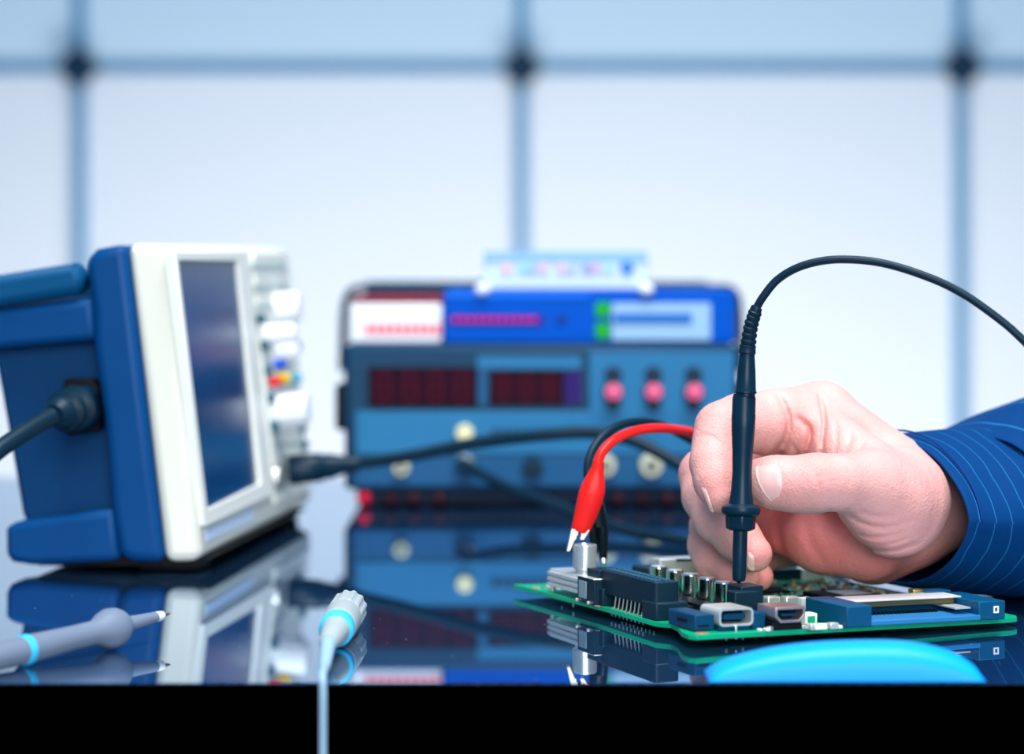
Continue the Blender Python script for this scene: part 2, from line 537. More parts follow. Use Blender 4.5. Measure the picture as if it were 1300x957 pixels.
# black lead from the socket, swinging in front of the power supply
lead = thing("signal_cable", P(365, 595, 1.16), "thick black lead plugged into the cream front panel, crossing the power supply to the hand", "cable")
a_, b_ = FP.unp(364, 597, 0.003)
q0 = FP.pt(a_, b_, 0.0035)
q1 = P(455, 588, 1.13)
Lp = (q1 - q0).length
MB().lathe(q0, q1, [(0, 0.0062), (0.001, 0.0068), (Lp * 0.46, 0.0066), (Lp * 0.5, 0.0058), (Lp * 0.6, 0.0058), (Lp * 0.75, 0.0045), (Lp, 0.0038)], 28).build("plug", black_plastic, lead)
MB().tube([q1, P(520, 579, 1.12), P(600, 563, 1.11), P(680, 553, 1.10), P(750, 549, 1.095), P(800, 558, 1.09), P(840, 577, 1.085), P(880, 602, 1.08), P(930, 640, 1.095), ground(990, 676, 0.0031), ground(1060, 680, 0.0031), ground(1130, 676, 0.0031)], 0.0029).build("cable", black_rubber, lead)

# ------------------------------------------------------------------ power supply
PY = 1.232
PS = Plane((0, PY, 0), (1, 0, 0), (0, 0, 1))            # normal -Y


def ps(pts, c=0.0):
    return PS.poly(pts, c)


def psrect(x0, y0, x1, y1, c0, c1, mb=None):
    mb = mb or MB()
    return mb.prism(PS, ps([(x0, y1), (x1, y1), (x1, y0), (x0, y0)]), c0, c1)


supply = thing("power_supply", (P(690, 645, PY).x, PY + 0.08, 0), "blue-grey bench power supply with red digital displays and raised dark carrying handle", "power supply")
ps_body = mat("supply_dark_blue", (8, 58, 90), 0.5, noise=0.06)
ps_panel = mat("supply_panel_blue", (34, 112, 160), 0.5, noise=0.05)
ps_low = mat("supply_low_panel", (20, 84, 130), 0.5, noise=0.05)
psrect(437, 437, 938, 622, -0.155, 0.0).build("case", ps_body, supply, bevel=0.003)
psrect(452, 522, 932, 577, -0.001, 0.0012).build("button_panel", ps_panel, supply, bevel=0.0006)
psrect(450, 580, 932, 617, -0.001, 0.0010).build("socket_panel", ps_low, supply, bevel=0.0006)
psrect(748, 447, 932, 531, -0.001, 0.0014).build("knob_panel", ps_panel, supply, bevel=0.0006)
win = mat("dark_display_window", (34, 12, 30), 0.4, spec=0.03)
for n_, (x0, y0, x1, y1) in enumerate(((468, 466, 606, 516), (621, 470, 716, 514))):
    w = psrect(x0, y0, x1, y1, -0.001, 0.0014).build("display", win, supply)
    seg = MB()
    cnt = 4 if n_ == 0 else 3
    for k in range(cnt):
        xc = x0 + (x1 - x0) * (k + 0.6) / (cnt + 0.2)
        hh, ww = (y1 - y0) * 0.33, (x1 - x0) / cnt * 0.24
        yc = (y0 + y1) / 2
        for sx in (-1, 1):
            psrect(xc + sx * ww - 2, yc - hh, xc + sx * ww + 2, yc - 1, 0.0014, 0.0017, seg)
            psrect(xc + sx * ww - 2, yc + 1, xc + sx * ww + 2, yc + hh, 0.0014, 0.0017, seg)
        for sy in (-1, 0, 1):
            psrect(xc - ww + 2, yc + sy * hh - 2, xc + ww - 2, yc + sy * hh + 2, 0.0014, 0.0017, seg)
    seg.build("digits", mat("unlit_red_segments", (78, 20, 36), 0.5, spec=0.03), w)
psrect(717, 472, 738, 512, -0.001, 0.0014).build("indicator_window", mat("violet_window", (52, 36, 104), 0.5, spec=0.03), supply)
psrect(606, 452, 738, 468, -0.001, 0.0012).build("display_label", ps_panel, supply)
psrect(607, 470, 619, 514, -0.001, 0.0012).build("display_label", ps_low, supply)
pink = mat("pink_knob_cap", (236, 100, 142), 0.4)
dk = mat("dark_knob", (6, 40, 62), 0.45)


def ps_disc(name, px, py, r, L, m, c=0.0, par=supply, ridges=0):
    p0 = PS.pt(*PS.unp(px, py), c)
    return MB().lathe(p0, p0 - Vector((0, 1, 0)), [(0, r), (L * 0.8, r), (L, r * 0.88)], 28, ridges, 0.0004).build(name, m, par)


for px in (778, 829, 880):
    ps_disc("knob_marker", px, 476, 0.0044, 0.002, dk)
    k = ps_disc("knob", px, 496, 0.0050, 0.009, dk, ridges=28)
    ps_disc("knob_cap", px, 496, 0.0040, 0.001, pink, 0.009, k)
    ps_disc("knob_marker", px, 514, 0.0034, 0.002, dk)
ps_disc("round_button", 590, 549, 0.0042, 0.003, mat("ivory_button", (232, 226, 178), 0.4), 0.001)
lb = MB()
for k in range(7):
    psrect(624 + k * 11, 545, 632 + k * 11, 555, 0.001, 0.0016, lb)
lb.build("lettering", dk, supply)
ivory = mat("ivory_socket", (206, 206, 180), 0.4)
for px, py, r, m in ((510, 593, 0.0040, ivory), (590, 588, 0.0050, dull_metal), (676, 593, 0.0052, dk), (768, 590, 0.0052, ivory), (826, 590, 0.0056, ivory), (900, 592, 0.0050, dk)):
    s_ = ps_disc("socket", px, py, r, 0.006, m, 0.001)
    ps_disc("socket_hole", px, py, r * 0.45, 0.0006, dk, 0.007, s_)
# base strip with red binding posts
psrect(452, 622, 932, 640, -0.14, -0.004).build("base", mat("supply_base", (8, 30, 56), 0.6), supply)
red_m = mat("red_foot", (190, 14, 50), 0.45)
for px in (462, 496, 526, 558, 784, 816, 848, 880):
    r_ = psrect(px - 8, 625, px + 8, 641, -0.006, 0.002).build("binding_post", red_m if px < 470 else mat("maroon_post", (44, 8, 26), 0.5), supply, bevel=0.002)
for px in (470, 905):
    for yy in (-0.03, -0.13):
        psrect(px - 14, 636, px + 14, 644.3, yy, yy + 0.018).build("foot", jet, supply)
# raised handle: a rounded frame standing over the stacked boxes
ho = []
for (x, y) in ((432, 470), (434, 400), (437, 378), (444, 366), (456, 360), (922, 360), (932, 366), (938, 378), (940, 400), (942, 470)):
    ho.append((x, y))
hi = [(441, 470), (443, 402), (446, 382), (451, 373), (460, 368), (918, 368), (926, 373), (930, 382), (932, 402), (934, 470)]
hand = MB()
yk = -0.142
A = PS.poly(ho, yk); B = PS.poly(hi, yk)
# plain strip (open U), built quad by quad as a closed solid
V = [[hand.bm.verts.new(PS.pt(a, b, c)) for a, b in poly] for poly, c in ((A, yk), (A, yk + 0.02), (B, yk + 0.02), (B, yk))]
for k in range(4):
    X, Y = V[k], V[(k + 1) % 4]
    for i in range(len(ho) - 1):
        hand.bm.faces.new((X[i], X[i + 1], Y[i + 1], Y[i]))
for e in (0, -1):
    hand.bm.faces.new([V[k][e] for k in range(4)])
hand.build("carrying_handle", mat("handle_dark", (12, 50, 78), 0.5), supply, bevel=0.001)
psrect(440, 360, 932, 437, -0.153, -0.146).build("back_panel", mat("supply_back_panel", (20, 70, 104), 0.5), supply, bevel=0.003)
for x0, x1 in ((424, 440), (935, 948)):
    psrect(x0, 488, x1, 548, -0.03, -0.006).build("handle_pivot", mat("dark_pivot", (20, 14, 34), 0.5), supply, bevel=0.002)

# boxes stacked on the supply
TOPZ = PS.pt(*PS.unp(650, 437)).z


def carton(name, x0, y0, x1, y1, c0, c1, m, label, cat, group=None):
    p = PS.pt(*PS.unp((x0 + x1) / 2, y1), (c0 + c1) / 2)
    t = thing(name, p, label, cat, group)
    psrect(x0, y0, x1, y1, c0, c1).build("box_body", m, t, bevel=0.0012)
    return t


white_card = mat("white_card", (238, 242, 250), 0.5)
rw = carton("component_box", 442, 386, 560, 436.4, -0.10, -0.012, white_card, "white box with red print standing on the power supply beside the blue box", "box")
psrect(446, 376, 561, 388, -0.10, -0.013).build("lid", mat("maroon_lid", (120, 12, 40), 0.45), rw, bevel=0.001)
tx = MB()
for k in range(9):
    psrect(462 + k * 11, 412, 470 + k * 11, 425, -0.0125, -0.0113, tx)
tx.build("print", mat("red_print", (244, 96, 110), 0.5), rw)
bb = carton("instrument_box", 562, 369, 936, 436.4, -0.118, -0.010, mat("bright_blue_box", (0, 82, 190), 0.5, noise=0.03, spec=0.04), "bright blue instrument box with green squares lying on the power supply", "box")
psrect(570, 400, 692, 413, -0.0105, -0.0094).build("text_window", mat("deep_blue_window", (30, 20, 150), 0.4), bb)
tx = MB()
for k in range(11):
    psrect(574 + k * 10, 403, 581 + k * 10, 409, -0.0095, -0.0088, tx)
tx.build("print", mat("magenta_print", (214, 20, 120), 0.5), bb)
psrect(708, 400, 719, 412, -0.0105, -0.0094).build("button", mat("navy_button", (0, 40, 130), 0.5), bb, bevel=0.0005)
grn = mat("green_square", (10, 168, 20), 0.5)
psrect(757, 384, 775, 402, -0.0105, -0.0088).build("green_square", grn, bb)
psrect(757, 410, 775, 430, -0.0105, -0.0088).build("green_square", grn, bb)
psrect(778, 385, 904, 432, -0.0105, -0.0092).build("label_panel", mat("pale_label", (150, 190, 222), 0.5), bb)
psrect(780, 398, 880, 411, -0.0093, -0.0086).build("label_stripe", mat("label_blue", (20, 104, 190), 0.5), bb)
psrect(565, 372, 748, 378, -0.0105, -0.0094).build("edge_stripe", mat("light_edge_blue", (0, 110, 236), 0.5), bb)
wb = carton("white_case", 613, 319, 825, 368.6, -0.11, -0.014, mat("white_case", (198, 218, 246), 0.45), "white case with a row of coloured dots on top of the blue box", "case")
psrect(614, 319, 824, 331, -0.0145, -0.0132).build("top_strip", mat("pale_blue_top", (140, 190, 238), 0.5), wb)
for x in (612, 822):
    psrect(x - 9, 361, x + 9, 374, -0.022, -0.006).build("corner_pad", white_card, wb, bevel=0.002)
for px, col in ((643, (236, 190, 210)), (664, (150, 215, 225)), (676, (160, 190, 235)), (690, (226, 190, 220)), (715, (230, 190, 214)), (727, (170, 200, 235)), (746, (150, 165, 225)), (757, (215, 170, 220)), (774, (160, 220, 210))):
    ps_disc("dot", px, 341, 0.0026, 0.0008, mat("dot_%d" % px, col, 0.5), -0.014, wb)
ps_disc("dot", 798, 340, 0.0034, 0.001, mat("dot_blue", (50, 130, 214), 0.5), -0.014, wb)

# second black lead out of the supply, along the desk
lead2 = thing("patch_cable", P(585, 584, PY), "thin black lead drooping from the power supply's socket to the desk behind the red clip", "cable")
MB().lathe(PS.pt(*PS.unp(588, 588), 0.006), P(600, 598, PY - 0.04), [(0, 0.004), (0.012, 0.004), (0.018, 0.003)], 20).build("plug", black_plastic, lead2)
MB().tube([P(594, 592, PY - 0.02), P(641, 617, 1.18), P(690, 636, 1.15), P(740, 655, 1.12), P(800, 674, 1.09), ground(885, 689, 0.0027), ground(960, 700, 0.0027), ground(1040, 712, 0.0027), ground(1110, 708, 0.0027)], 0.0026).build("cable", black_rubber, lead2)

# ------------------------------------------------------------------ circuit board
bL, bF, bR = P(652, 742, 0.912), P(880, 806, 0.784), P(1292, 784, 0.833)
BP = Plane(bF, bR - bF, bL - bF)                       # a along the front edge, b along the left edge, c up
MM = 0.001
board = thing("circuit_board", (BP.pt(0.06, 0.07).x, BP.pt(0.06, 0.07).y, 0.0), "green printed circuit board crowded with silver capacitors and black connectors, under the probe tip", "circuit board")
pcb = mat("pcb_green", (0, 160, 118), 0.35, noise=0.18, nscale=160)
edge_px = [(652, 741), (770, 771), (832, 789), (852, 791), (860, 795), (866, 802), (874, 805), (884, 806), (1284, 784), (1291, 783), (1290, 781)]
poly = [BP.unp(x, y) for x, y in edge_px] + [(0.1230, 0.136), (0.1190, 0.140), (0.003, 0.140)]
sub_ = MB().prism(BP, poly, -0.0017, 0.0).build("substrate", pcb, board, bevel=0.0002)
TH = Matrix


def bbox(name, a0, a1, b0, b1, c0, c1, m, par=board, bevel=0.0002):
    return MB().box(BP, a0 * MM, a1 * MM, b0 * MM, b1 * MM, c0 * MM, c1 * MM).build(name, m, par, bevel=bevel)


def bcyl(name, a, b, prof, m, par=board, seg=32, ridges=0):
    p = BP.pt(a * MM, b * MM, 0)
    return MB().lathe(p, p + BP.n, [(t * MM, r * MM) for t, r in prof], seg, ridges).build(name, m, par)


conn_black = mat("connector_black", (13, 40, 56), 0.42, noise=0.12, nscale=200)
conn_dark = mat("connector_shadow_black", (4, 12, 22), 0.6)
conn_blue = mat("connector_blue_black", (0, 62, 98), 0.38, noise=0.08)
white_pl = mat("white_nylon", (236, 238, 236), 0.5)
tin = mat("tinned_metal", (222, 226, 224), 0.3, 0.55, noise=0.08, nscale=500)
solder = mat("solder", (225, 225, 218), 0.3, 0.9)

# bare copper pads
for a, b, ra, rb in ((3.5, 129, 1.5, 2.6), (7.5, 127, 1.3, 2.2), (1.8, 74.0, 0.9, 1.6), (4.6, 3.0, 2.4, 2.0), (116.5, 5.0, 2.2, 1.8)):
    pts = [((a + ra * math.cos(t * math.pi / 10)) * MM, (b + rb * math.sin(t * math.pi / 10)) * MM) for t in range(20)]
    MB().prism(BP, pts, 0.0, 0.00012).build("solder_pad", copper_pad, board)
# white print lines at the far corner
wp = MB()
for k in range(6):
    wp.box(BP, (9 + k * 1.6) * MM, (10 + k * 1.6) * MM, 121 * MM, 133 * MM, 0.00005, 0.00015)
wp.build("white_print", white_pl, board)

# radio jack: finned metal base on feet, with the silver barrel on top
j = bbox("jack_body", 3.2, 14, 90, 117, 2.0, 8.4, tin)
fins = MB()
for c in (2.3, 4.3, 6.3):
    fins.box(BP, 2.0 * MM, 3.4 * MM, 90.5 * MM, 116.5 * MM, c * MM, (c + 1.3) * MM)
fins.build("fin", tin, j, bevel=0.0002)
for b in (92, 115):
    bbox("foot", 3.0, 4.6, b - 0.9, b + 0.9, 0, 2.2, solder, j)
bcyl_j = BP.unp(742, 728, 0.0084)
ja, jb = bcyl_j[0] / MM, bcyl_j[1] / MM
bcyl("barrel", ja, jb, [(8.3, 3.3), (10.2, 3.3), (10.25, 4.05), (10.55, 4.25), (10.75, 4.25), (18.2, 4.25), (18.4, 4.25), (18.8, 4.0), (18.9, 3.5), (18.2, 3.3), (13, 3.3)], steel, board, 40)
# small black header with a grey label plate
h1 = bbox("header_block", 1.2, 9.5, 75.5, 89, 0.0, 9.0, conn_black)
bbox("cap", 3.6, 13, 76.5, 86.5, 9.0, 11.8, conn_black, h1)
bbox("label_plate", 0.9, 1.3, 81.5, 87.5, 1.6, 7.6, mat("grey_plate", (128, 150, 160), 0.5), h1)
bbox("metal_lip", 1.0, 9.6, 75.4, 89.2, 8.8, 9.1, tin, h1)
for b in (79, 88.3):
    bbox("pin", 0.2, 1.6, b - 0.5, b + 0.5, 0.0, 1.2, solder, h1)

# the big black connector
bigc = MB()
bigc.prism(BP, rrect(4.2 * MM, 13.6 * MM, 35.5 * MM, 77 * MM, 0.0014), 4.2 * MM, 12.4 * MM)
big = bigc.build("power_connector", conn_black, board, bevel=0.0004)
bbox("rear_wall", 9.0, 13.5, 37, 76, 0, 4.4, conn_dark, big)
bbox("end_base", 3.2, 15.4, 32.5, 43, 0, 6.0, conn_black, big, 0.0006)
bbox("end_base", 3.2, 13.4, 73, 78, 0, 6.0, conn_black, big, 0.0004)
hl = MB()
for rr in (6.8, 10.6):
    for k in range(12):
        bb0 = 38.5 + k * 3.1
        hl.ring_prism(BP, [((rr - 1.2) * MM, bb0 * MM), ((rr + 1.2) * MM, bb0 * MM), ((rr + 1.2) * MM, (bb0 + 2.3) * MM), ((rr - 1.2) * MM, (bb0 + 2.3) * MM)],
                      [((rr - 0.9) * MM, (bb0 + .3) * MM), ((rr + 0.9) * MM, (bb0 + .3) * MM), ((rr + 0.9) * MM, (bb0 + 2.0) * MM), ((rr - 0.9) * MM, (bb0 + 2.0) * MM)], 12.3 * MM, 12.75 * MM)
hl.build("contact_holes", mat("connector_grey_top", (52, 100, 130), 0.4), big)
for k in range(8):
    bpos = 46 + k * 3.0
    MB().tube([BP.pt(5.6 * MM, bpos * MM, 4.4 * MM), BP.pt(5.3 * MM, bpos * MM, 2.2 * MM), BP.pt(4.9 * MM, bpos * MM, 0.2 * MM), BP.pt(3.9 * MM, bpos * MM, 0.15 * MM)], 0.00032, 8, 4).build("pin", solder, big)

# silver capacitors in a row, black bar in front of them
cap_a = 38.4
for i, b in enumerate((100, 87.2, 75.2, 63.0, 51.2)):
    c = bcyl("capacitor", cap_a, b, [(0.0, 3.1), (0.8, 3.1), (1.0, 2.85), (1.6, 2.85), (1.8, 3.1), (2.0, 3.1), (9.1, 3.1), (9.3, 3.1), (9.7, 2.85)], chrome)
    bcyl("capacitor_top", cap_a, b, [(9.65, 2.6), (9.8, 2.6)], mat("satin_top", (235, 238, 240), 0.4, 0.6), c)
    bbox("base_plate", cap_a - 3.3, cap_a + 3.3, b - 3.3, b + 3.3, 0.05, 0.5, conn_black, c)
bbox("memory_bar", 27.5, 34.5, 37, 86, 0.0, 2.6, conn_dark)
bbox("memory_bar", 18.0, 24.5, 46, 80, 0.0, 2.4, conn_dark)
# tall black blocks below the probe tip
ta, tb = BP.unp(940, 742, 0.0115)
ta, tb = ta / MM, tb / MM
bbox("relay_block", ta - 2.5, ta + 6.0, tb - 5, tb + 4.5, 0, 11.5, conn_black, bevel=0.0004)
fa, fb = BP.unp(922, 749, 0.0102)
fa, fb = fa / MM, fb / MM
bbox("relay_block", fa, fa + 9.0, fb - 6.0, fb, 0, 10.2, conn_black, bevel=0.0004)
# folded silver bracket and black block behind the capacitors
br = bbox("heat_bracket", 46, 66, 114, 123, 0.0, 10.2, tin)
q = BP.unp(868, 711.5, 0.0102)
pts = [(q[0] + 3.0 * MM * math.cos(t * math.pi / 12), q[1] + 2.5 * MM * math.sin(t * math.pi / 12)) for t in range(24)]
MB().prism(BP, pts, 0.0101, 0.0106).build("hole", conn_dark, br)
bbox("coil_block", 36, 45, 104, 117, 0, 8.4, conn_black, bevel=0.0006)
# blue-black socket and metal socket at the front
ub = bbox("side_socket", 3.4, 10.5, 5.5, 24, 0.3, 5.4, conn_blue, bevel=0.0004)
bbox("slot", 3.0, 3.6, 11, 17, 2.4, 3.4, conn_dark, ub, 0)
bbox("slot", 4.6, 8.6, 5.3, 5.7, 1.6, 2.2, conn_dark, ub, 0)
fy = 3.2
FR = Plane(BP.pt(0, fy * MM, 0), BP.u, BP.n)           # faces the front edge (normal -b)


def front_rr(a0, a1, c0, c1, r):
    return rrect(a0 * MM, a1 * MM, c0 * MM, c1 * MM, r * MM)


us = MB().ring_prism(FR, front_rr(11, 23.4, 1.6, 7.4, 1.6), front_rr(11.7, 22.7, 2.3, 6.7, 1.1), -0.013, 0.0).build("metal_socket", tin, board)
MB().prism(FR, front_rr(11.5, 22.9, 2.1, 6.9, 1.2), -0.0128, -0.006).build("core", conn_dark, us)
MB().prism(FR, front_rr(13.2, 21.2, 3.6, 5.4, 0.5), -0.006, -0.0012).build("tongue", conn_blue, us)
bbox("base", 11.6, 22.8, 4.5, 15.5, 0.0, 1.7, conn_blue, us)
bbox("pin", 16.6, 17.4, 2.6, 3.4, -2.6, 2.0, solder, us)
# small silver video socket
oct_o = [(28.6, 7.6), (28.6, 4.6), (30.6, 2.6), (37.6, 2.6), (39.6, 4.6), (39.6, 7.6)]
oct_i = [(29.4, 6.8), (29.4, 4.9), (31.0, 3.4), (37.2, 3.4), (38.8, 4.9), (38.8, 6.8)]
FR2 = Plane(BP.pt(0, -2.0 * MM, 0), BP.u, BP.n)
vs = MB().ring_prism(FR2, [(x * MM, y * MM) for x, y in oct_o], [(x * MM, y * MM) for x, y in oct_i], -0.012, 0.0).build("video_socket", mat("rose_steel", (226, 206, 208), 0.3, 0.9), board, bevel=0.0001)
MB().prism(FR2, [(x * MM, y * MM) for x, y in oct_i], -0.0118, -0.005).build("core", conn_dark, vs)
bbox("tongue", 31.5, 36.8, -1.0, 8, 4.6, 5.4, conn_blue, vs)
bbox("base", 28.8, 39.4, 0, 9, 0.0, 2.6, conn_dark, vs)
bbox("side_block", 23.6, 28.2, 4, 16, 0.0, 5.4, conn_blue)
for a in (28.0, 40.2):
    bbox("solder_tab", a - 0.8, a + 0.8, -0.4, 1.6, 0.0, 1.4, solder)
# clear crystal cans
for a0, b0 in ((50.5, 42), (56.5, 40)):
    bbox("crystal_can", a0, a0 + 5.2, b0, b0 + 4.0, 0.0, 5.0, tin, bevel=0.0006)
bbox("crystal_can", 62.2, 66.4, 39, 42.5, 0.0, 4.4, white_pl, bevel=0.0003)
# white and green key switch, loose white bits
ks = bbox("key_switch", 43.4, 47.8, 4.5, 9, 0.0, 4.2, white_pl)
bbox("green_window", 44.2, 47.0, 4.3, 4.6, 1.2, 3.4, mat("green_window", (10, 150, 110), 0.4), ks, 0)
for a0, a1, b0, b1, c1 in ((42.5, 47, -3.4, 0, 1.4), (48, 51, -3.8, -1, 2.0), (47, 50, 0.5, 3, 1.2), (51, 53, -3.0, 1.0, 1.0), (40.8, 42.4, -3.5, 2.0, 1.8), (26.0, 27.5, -1.0, 1.5, 0.9), (24.0, 25.4, 0.5, 2.2, 0.7)):
    bbox("solder_tab", a0, a1, b0, b1, 0.0, c1, white_pl if c1 < 1.5 else tin)

# memory card slot along the front edge
cs_m = mat("slot_blue", (0, 76, 116), 0.4, noise=0.06)
cs = bbox("card_slot", 53.5, 63.0, -4.5, 22, 0.3, 7.2, cs_m, bevel=0.0004)
bbox("side_arm", 104.5, 115.0, -4.0, 22, 0.3, 6.6, cs_m, cs, 0.0004)
bbox("rear_bar", 62, 106, 16, 24, 0.3, 6.4, cs_m, cs, 0.0003)
bbox("tray", 62.5, 105, -4.4, 10, 0.5, 2.2, mat("slot_tray_blue", (40, 118, 176), 0.4), cs, 0.0003)
bbox("cover_plate", 64, 106, 8.5, 21, 6.5, 7.0, mat("bright_plate", (240, 240, 244), 0.35, 0.4), cs, 0.0001)
bbox("cover_edge", 66, 103, 8.6, 9.4, 4.8, 6.5, mat("bronze_edge", (120, 108, 74), 0.35, 0.8), cs, 0)
for k in range(20):
    bbox("contact", 65.5 + k * 1.55, 66.4 + k * 1.55, 7.4, 9.6, 2.2, 3.0, conn_dark, cs, 0)
bbox("eject_rod", 98, 104, 0, 14, 3.8, 4.4, tin, cs, 0.0001)
bbox("gold_tab", 95.5, 99.5, 21.5, 25, 6.4, 8.0, gold, cs)
bbox("rear_cap", 99, 109, 19, 26, 6.4, 7.6, cs_m, cs, 0.0003)
mk = MB().ring_prism(FR2, [(x * MM, y * MM) for x, y in ((110.2, 2.6), (112.2, 2.6), (112.2, 4.9), (110.2, 4.9))], [(x * MM, y * MM) for x, y in ((110.7, 3.1), (111.7, 3.1), (111.7, 4.4), (110.7, 4.4))], 0.0016, 0.0023)
mk.build("square_mark", white_pl, cs)

# chips and small parts on the rear half of the board
big_chip = bbox("chip", 84, 106, 58, 76, 0.1, 1.7, conn_dark)
bbox("chip_label", 92, 104, 61, 73, 1.7, 1.8, mat("chip_label", (206, 214, 226), 0.4), big_chip, 0)
bbox("chip", 68, 82, 30, 44, 0.1, 1.0, conn_dark)
bbox("chip", 70, 84, 84, 98, 0.1, 0.9, conn_dark)
bbox("chip", 50, 62, 62, 74, 0.1, 0.9, conn_dark)
bbox("light_bar", 84, 88, 56.5, 57.6, 0.1, 0.7, gold)
bbox("white_header", 108, 117, 116, 123, 0.1, 4.2, white_pl)
bbox("blue_header", 88, 97, 128, 134, 0.1, 5.0, mat("pale_blue_header", (150, 204, 232), 0.4))
bbox("black_header", 94, 108, 118, 125, 0.1, 4.2, conn_black)
bbox("ground_strip", 119.8, 122.4, 30, 130, 0.0, 0.12, mat("bare_strip", (112, 104, 100), 0.6))
tr = MB()
for k in range(16):
    a0 = 66 + (k % 8) * 2.0; b0 = 18 + (k // 8) * 60
    tr.box(BP, a0 * MM, (a0 + 0.6) * MM, (b0 + 8) * MM, (b0 + 30 + (k * 7) % 9) * MM, 0.00002, 0.00008)
tr.build("traces", mat("light_green_trace", (60, 176, 140), 0.4), board)
smd_protos = []
for nm, m, (sa, sb, sc) in (("resistor", mat("smd_black", (18, 22, 28), 0.5), (1.6, 0.9, 0.6)), ("ceramic_capacitor", mat("smd_tan", (206, 176, 128), 0.4), (1.6, 1.0, 1.0)),
                            ("solder_joint", solder, (0.9, 0.9, 0.5)), ("inductor", mat("smd_grey", (120, 126, 130), 0.4, 0.5), (2.6, 2.6, 1.8))):
    o = MB().box(BP, -sa / 2 * MM, sa / 2 * MM, -sb / 2 * MM, sb / 2 * MM, 0.0, sc * MM).build(nm, m, board, bevel=0.0001)
    smd_protos.append((o, sc))
base_loc = [o.location.copy() for o, _ in smd_protos]
taken = [(84, 106, 58, 76), (68, 82, 30, 44), (70, 84, 84, 98), (50, 62, 62, 74), (108, 117, 116, 123), (88, 97, 128, 134), (94, 108, 118, 125), (53, 116, -5, 27), (46, 68, 112, 121), (34, 46, 45, 120), (50, 67, 38, 47)]
used, count = [], [0, 0, 0, 0]
tries = 0
while sum(count) < 260 and tries < 20000:
    tries += 1
    a = random.uniform(49, 118); b = random.uniform(28, 137)
    if any(x0 - 1.5 < a < x1 + 1.5 and y0 - 1.5 < b < y1 + 1.5 for x0, x1, y0, y1 in taken):
        continue
    if any(abs(a - x) < 2.2 and abs(b - y) < 1.8 for x, y in used):
        continue
    k = random.choices(range(4), (2.2, 3.6, 4.2, 0.7))[0]
    if k in (1, 3) and a < 92 and 48 < b < 115:
        continue
    if count[k] >= 95:
        continue
    o0, sc = smd_protos[k]
    off = BP.u * (a * MM) + BP.v * (b * MM)
    if count[k] == 0:
        o = o0
    else:
        o = o0.copy(); C.objects.link(o); o.parent = board
    o.location = base_loc[k] + off
    count[k] += 1
    used.append((a, b))
# solder pins under the board, reaching down to the desk
for a, b in [(5.5, 46 + 3 * k) for k in range(9)] + [(9.5, 46 + 3 * k) for k in range(9)] + [(6, 112), (3, 96), (14, 4), (20, 4), (118, 30), (60, 60), (116, 60)]:
    p = BP.pt(a * MM, b * MM, -0.0015)
    z1 = max(0.0001, p.z - 0.0016)
    MB().lathe(p, (p.x, p.y, 0), [(0, 0.0005), (p.z - z1 - 0.0003, 0.00042), (p.z - z1, 0.0002)], 8).build("solder_pin", solder, board)

# ------------------------------------------------------------------ black probe
TIP = BP.pt(ta * MM, tb * MM, 0.0115)
TD = TIP.y
probe = thing("test_probe", TIP, "black pen-shaped test probe held upright between thumb and fingers, touching the circuit board", "test probe")
b0 = P(938, 740.6, TD); b1 = P(944.5, 510, TD + 0.004); b2 = P(948.5, 445, TD + 0.004)
mm_px = TD / F_PX


def along(p0, p1, prof):
    """prof: (photo row, radius in px) between the rows of p0 and p1 -> (t, r)."""
    L = (p1 - p0).length
    r0, r1 = HZ + (CAM_H - p0.z) * F_PX / p0.y, HZ + (CAM_H - p1.z) * F_PX / p1.y
    return [((y - r0) / (r1 - r0) * L, r * mm_px) for y, r in prof]


MB().lathe(b0, b1, along(b0, b1, [(740.6, 1.5), (738.5, 3.0), (737, 7.5), (733, 8.6), (700, 9.2), (660, 9.2)]), 28).build("shaft", black_plastic, probe)
MB().lathe(b0, b1, along(b0, b1, [(740.6, 0.8), (735, 2.0), (734, 2.0)]), 12).build("tip", chrome, probe)
hx = MB()
hx.lathe(b0, b1, along(b0, b1, [(674, 13), (671, 19), (656, 20), (653, 18)]), 8)
hx.build("hex_collar", black_plastic, probe, bevel=0.0004, angle=25)
MB().lathe(b0, b1, along(b0, b1, [(657, 12), (655, 20), (652, 24), (648, 25.2), (644, 24), (641, 20), (639, 13)]), 40).build("finger_guard", black_plastic, probe)
MB().lathe(b0, b1, along(b0, b1, [(642, 16.5), (634, 15.0), (622, 13.4), (600, 12.4), (575, 13.2), (545, 15), (527, 15.4), (526, 15.1), (505, 15.0), (503, 14.3), (500, 13.6)]), 40).build("barrel", black_plastic, probe)
MB().lathe(b0, b2, along(b0, b2, [(503, 12.2), (500, 12.2), (499, 14.2), (497.5, 14.2), (496, 13.2), (470, 11.6), (446, 9.4), (444, 8.4)]), 40).build("neck", black_plastic, probe)
# ribbed strain relief
cpath = [P(948.2, 449, TD + 0.004), P(949.3, 440, TD + 0.004), P(953, 415, TD + 0.003), P(959, 395, TD + 0.002), P(966, 382, TD + 0.001)]
rel = MB().tube([cpath[0], cpath[1], cpath[2], cpath[3], P(961, 390, TD + 0.002)], [0.0023, 0.0024, 0.0022, 0.0020, 0.0019], 20, 8).build("strain_relief", black_rubber, probe)


def catmull(pts, t):
    n = len(pts) - 1
    i = min(int(t * n), n - 1)
    u = t * n - i
    p0, p1, p2, p3 = pts[max(i - 1, 0)], pts[i], pts[i + 1], pts[min(i + 2, n)]
    return 0.5 * ((2 * p1) + (p2 - p0) * u + (2 * p0 - 5 * p1 + 4 * p2 - p3) * u * u + (3 * p1 - p0 - 3 * p2 + p3) * u ** 3)


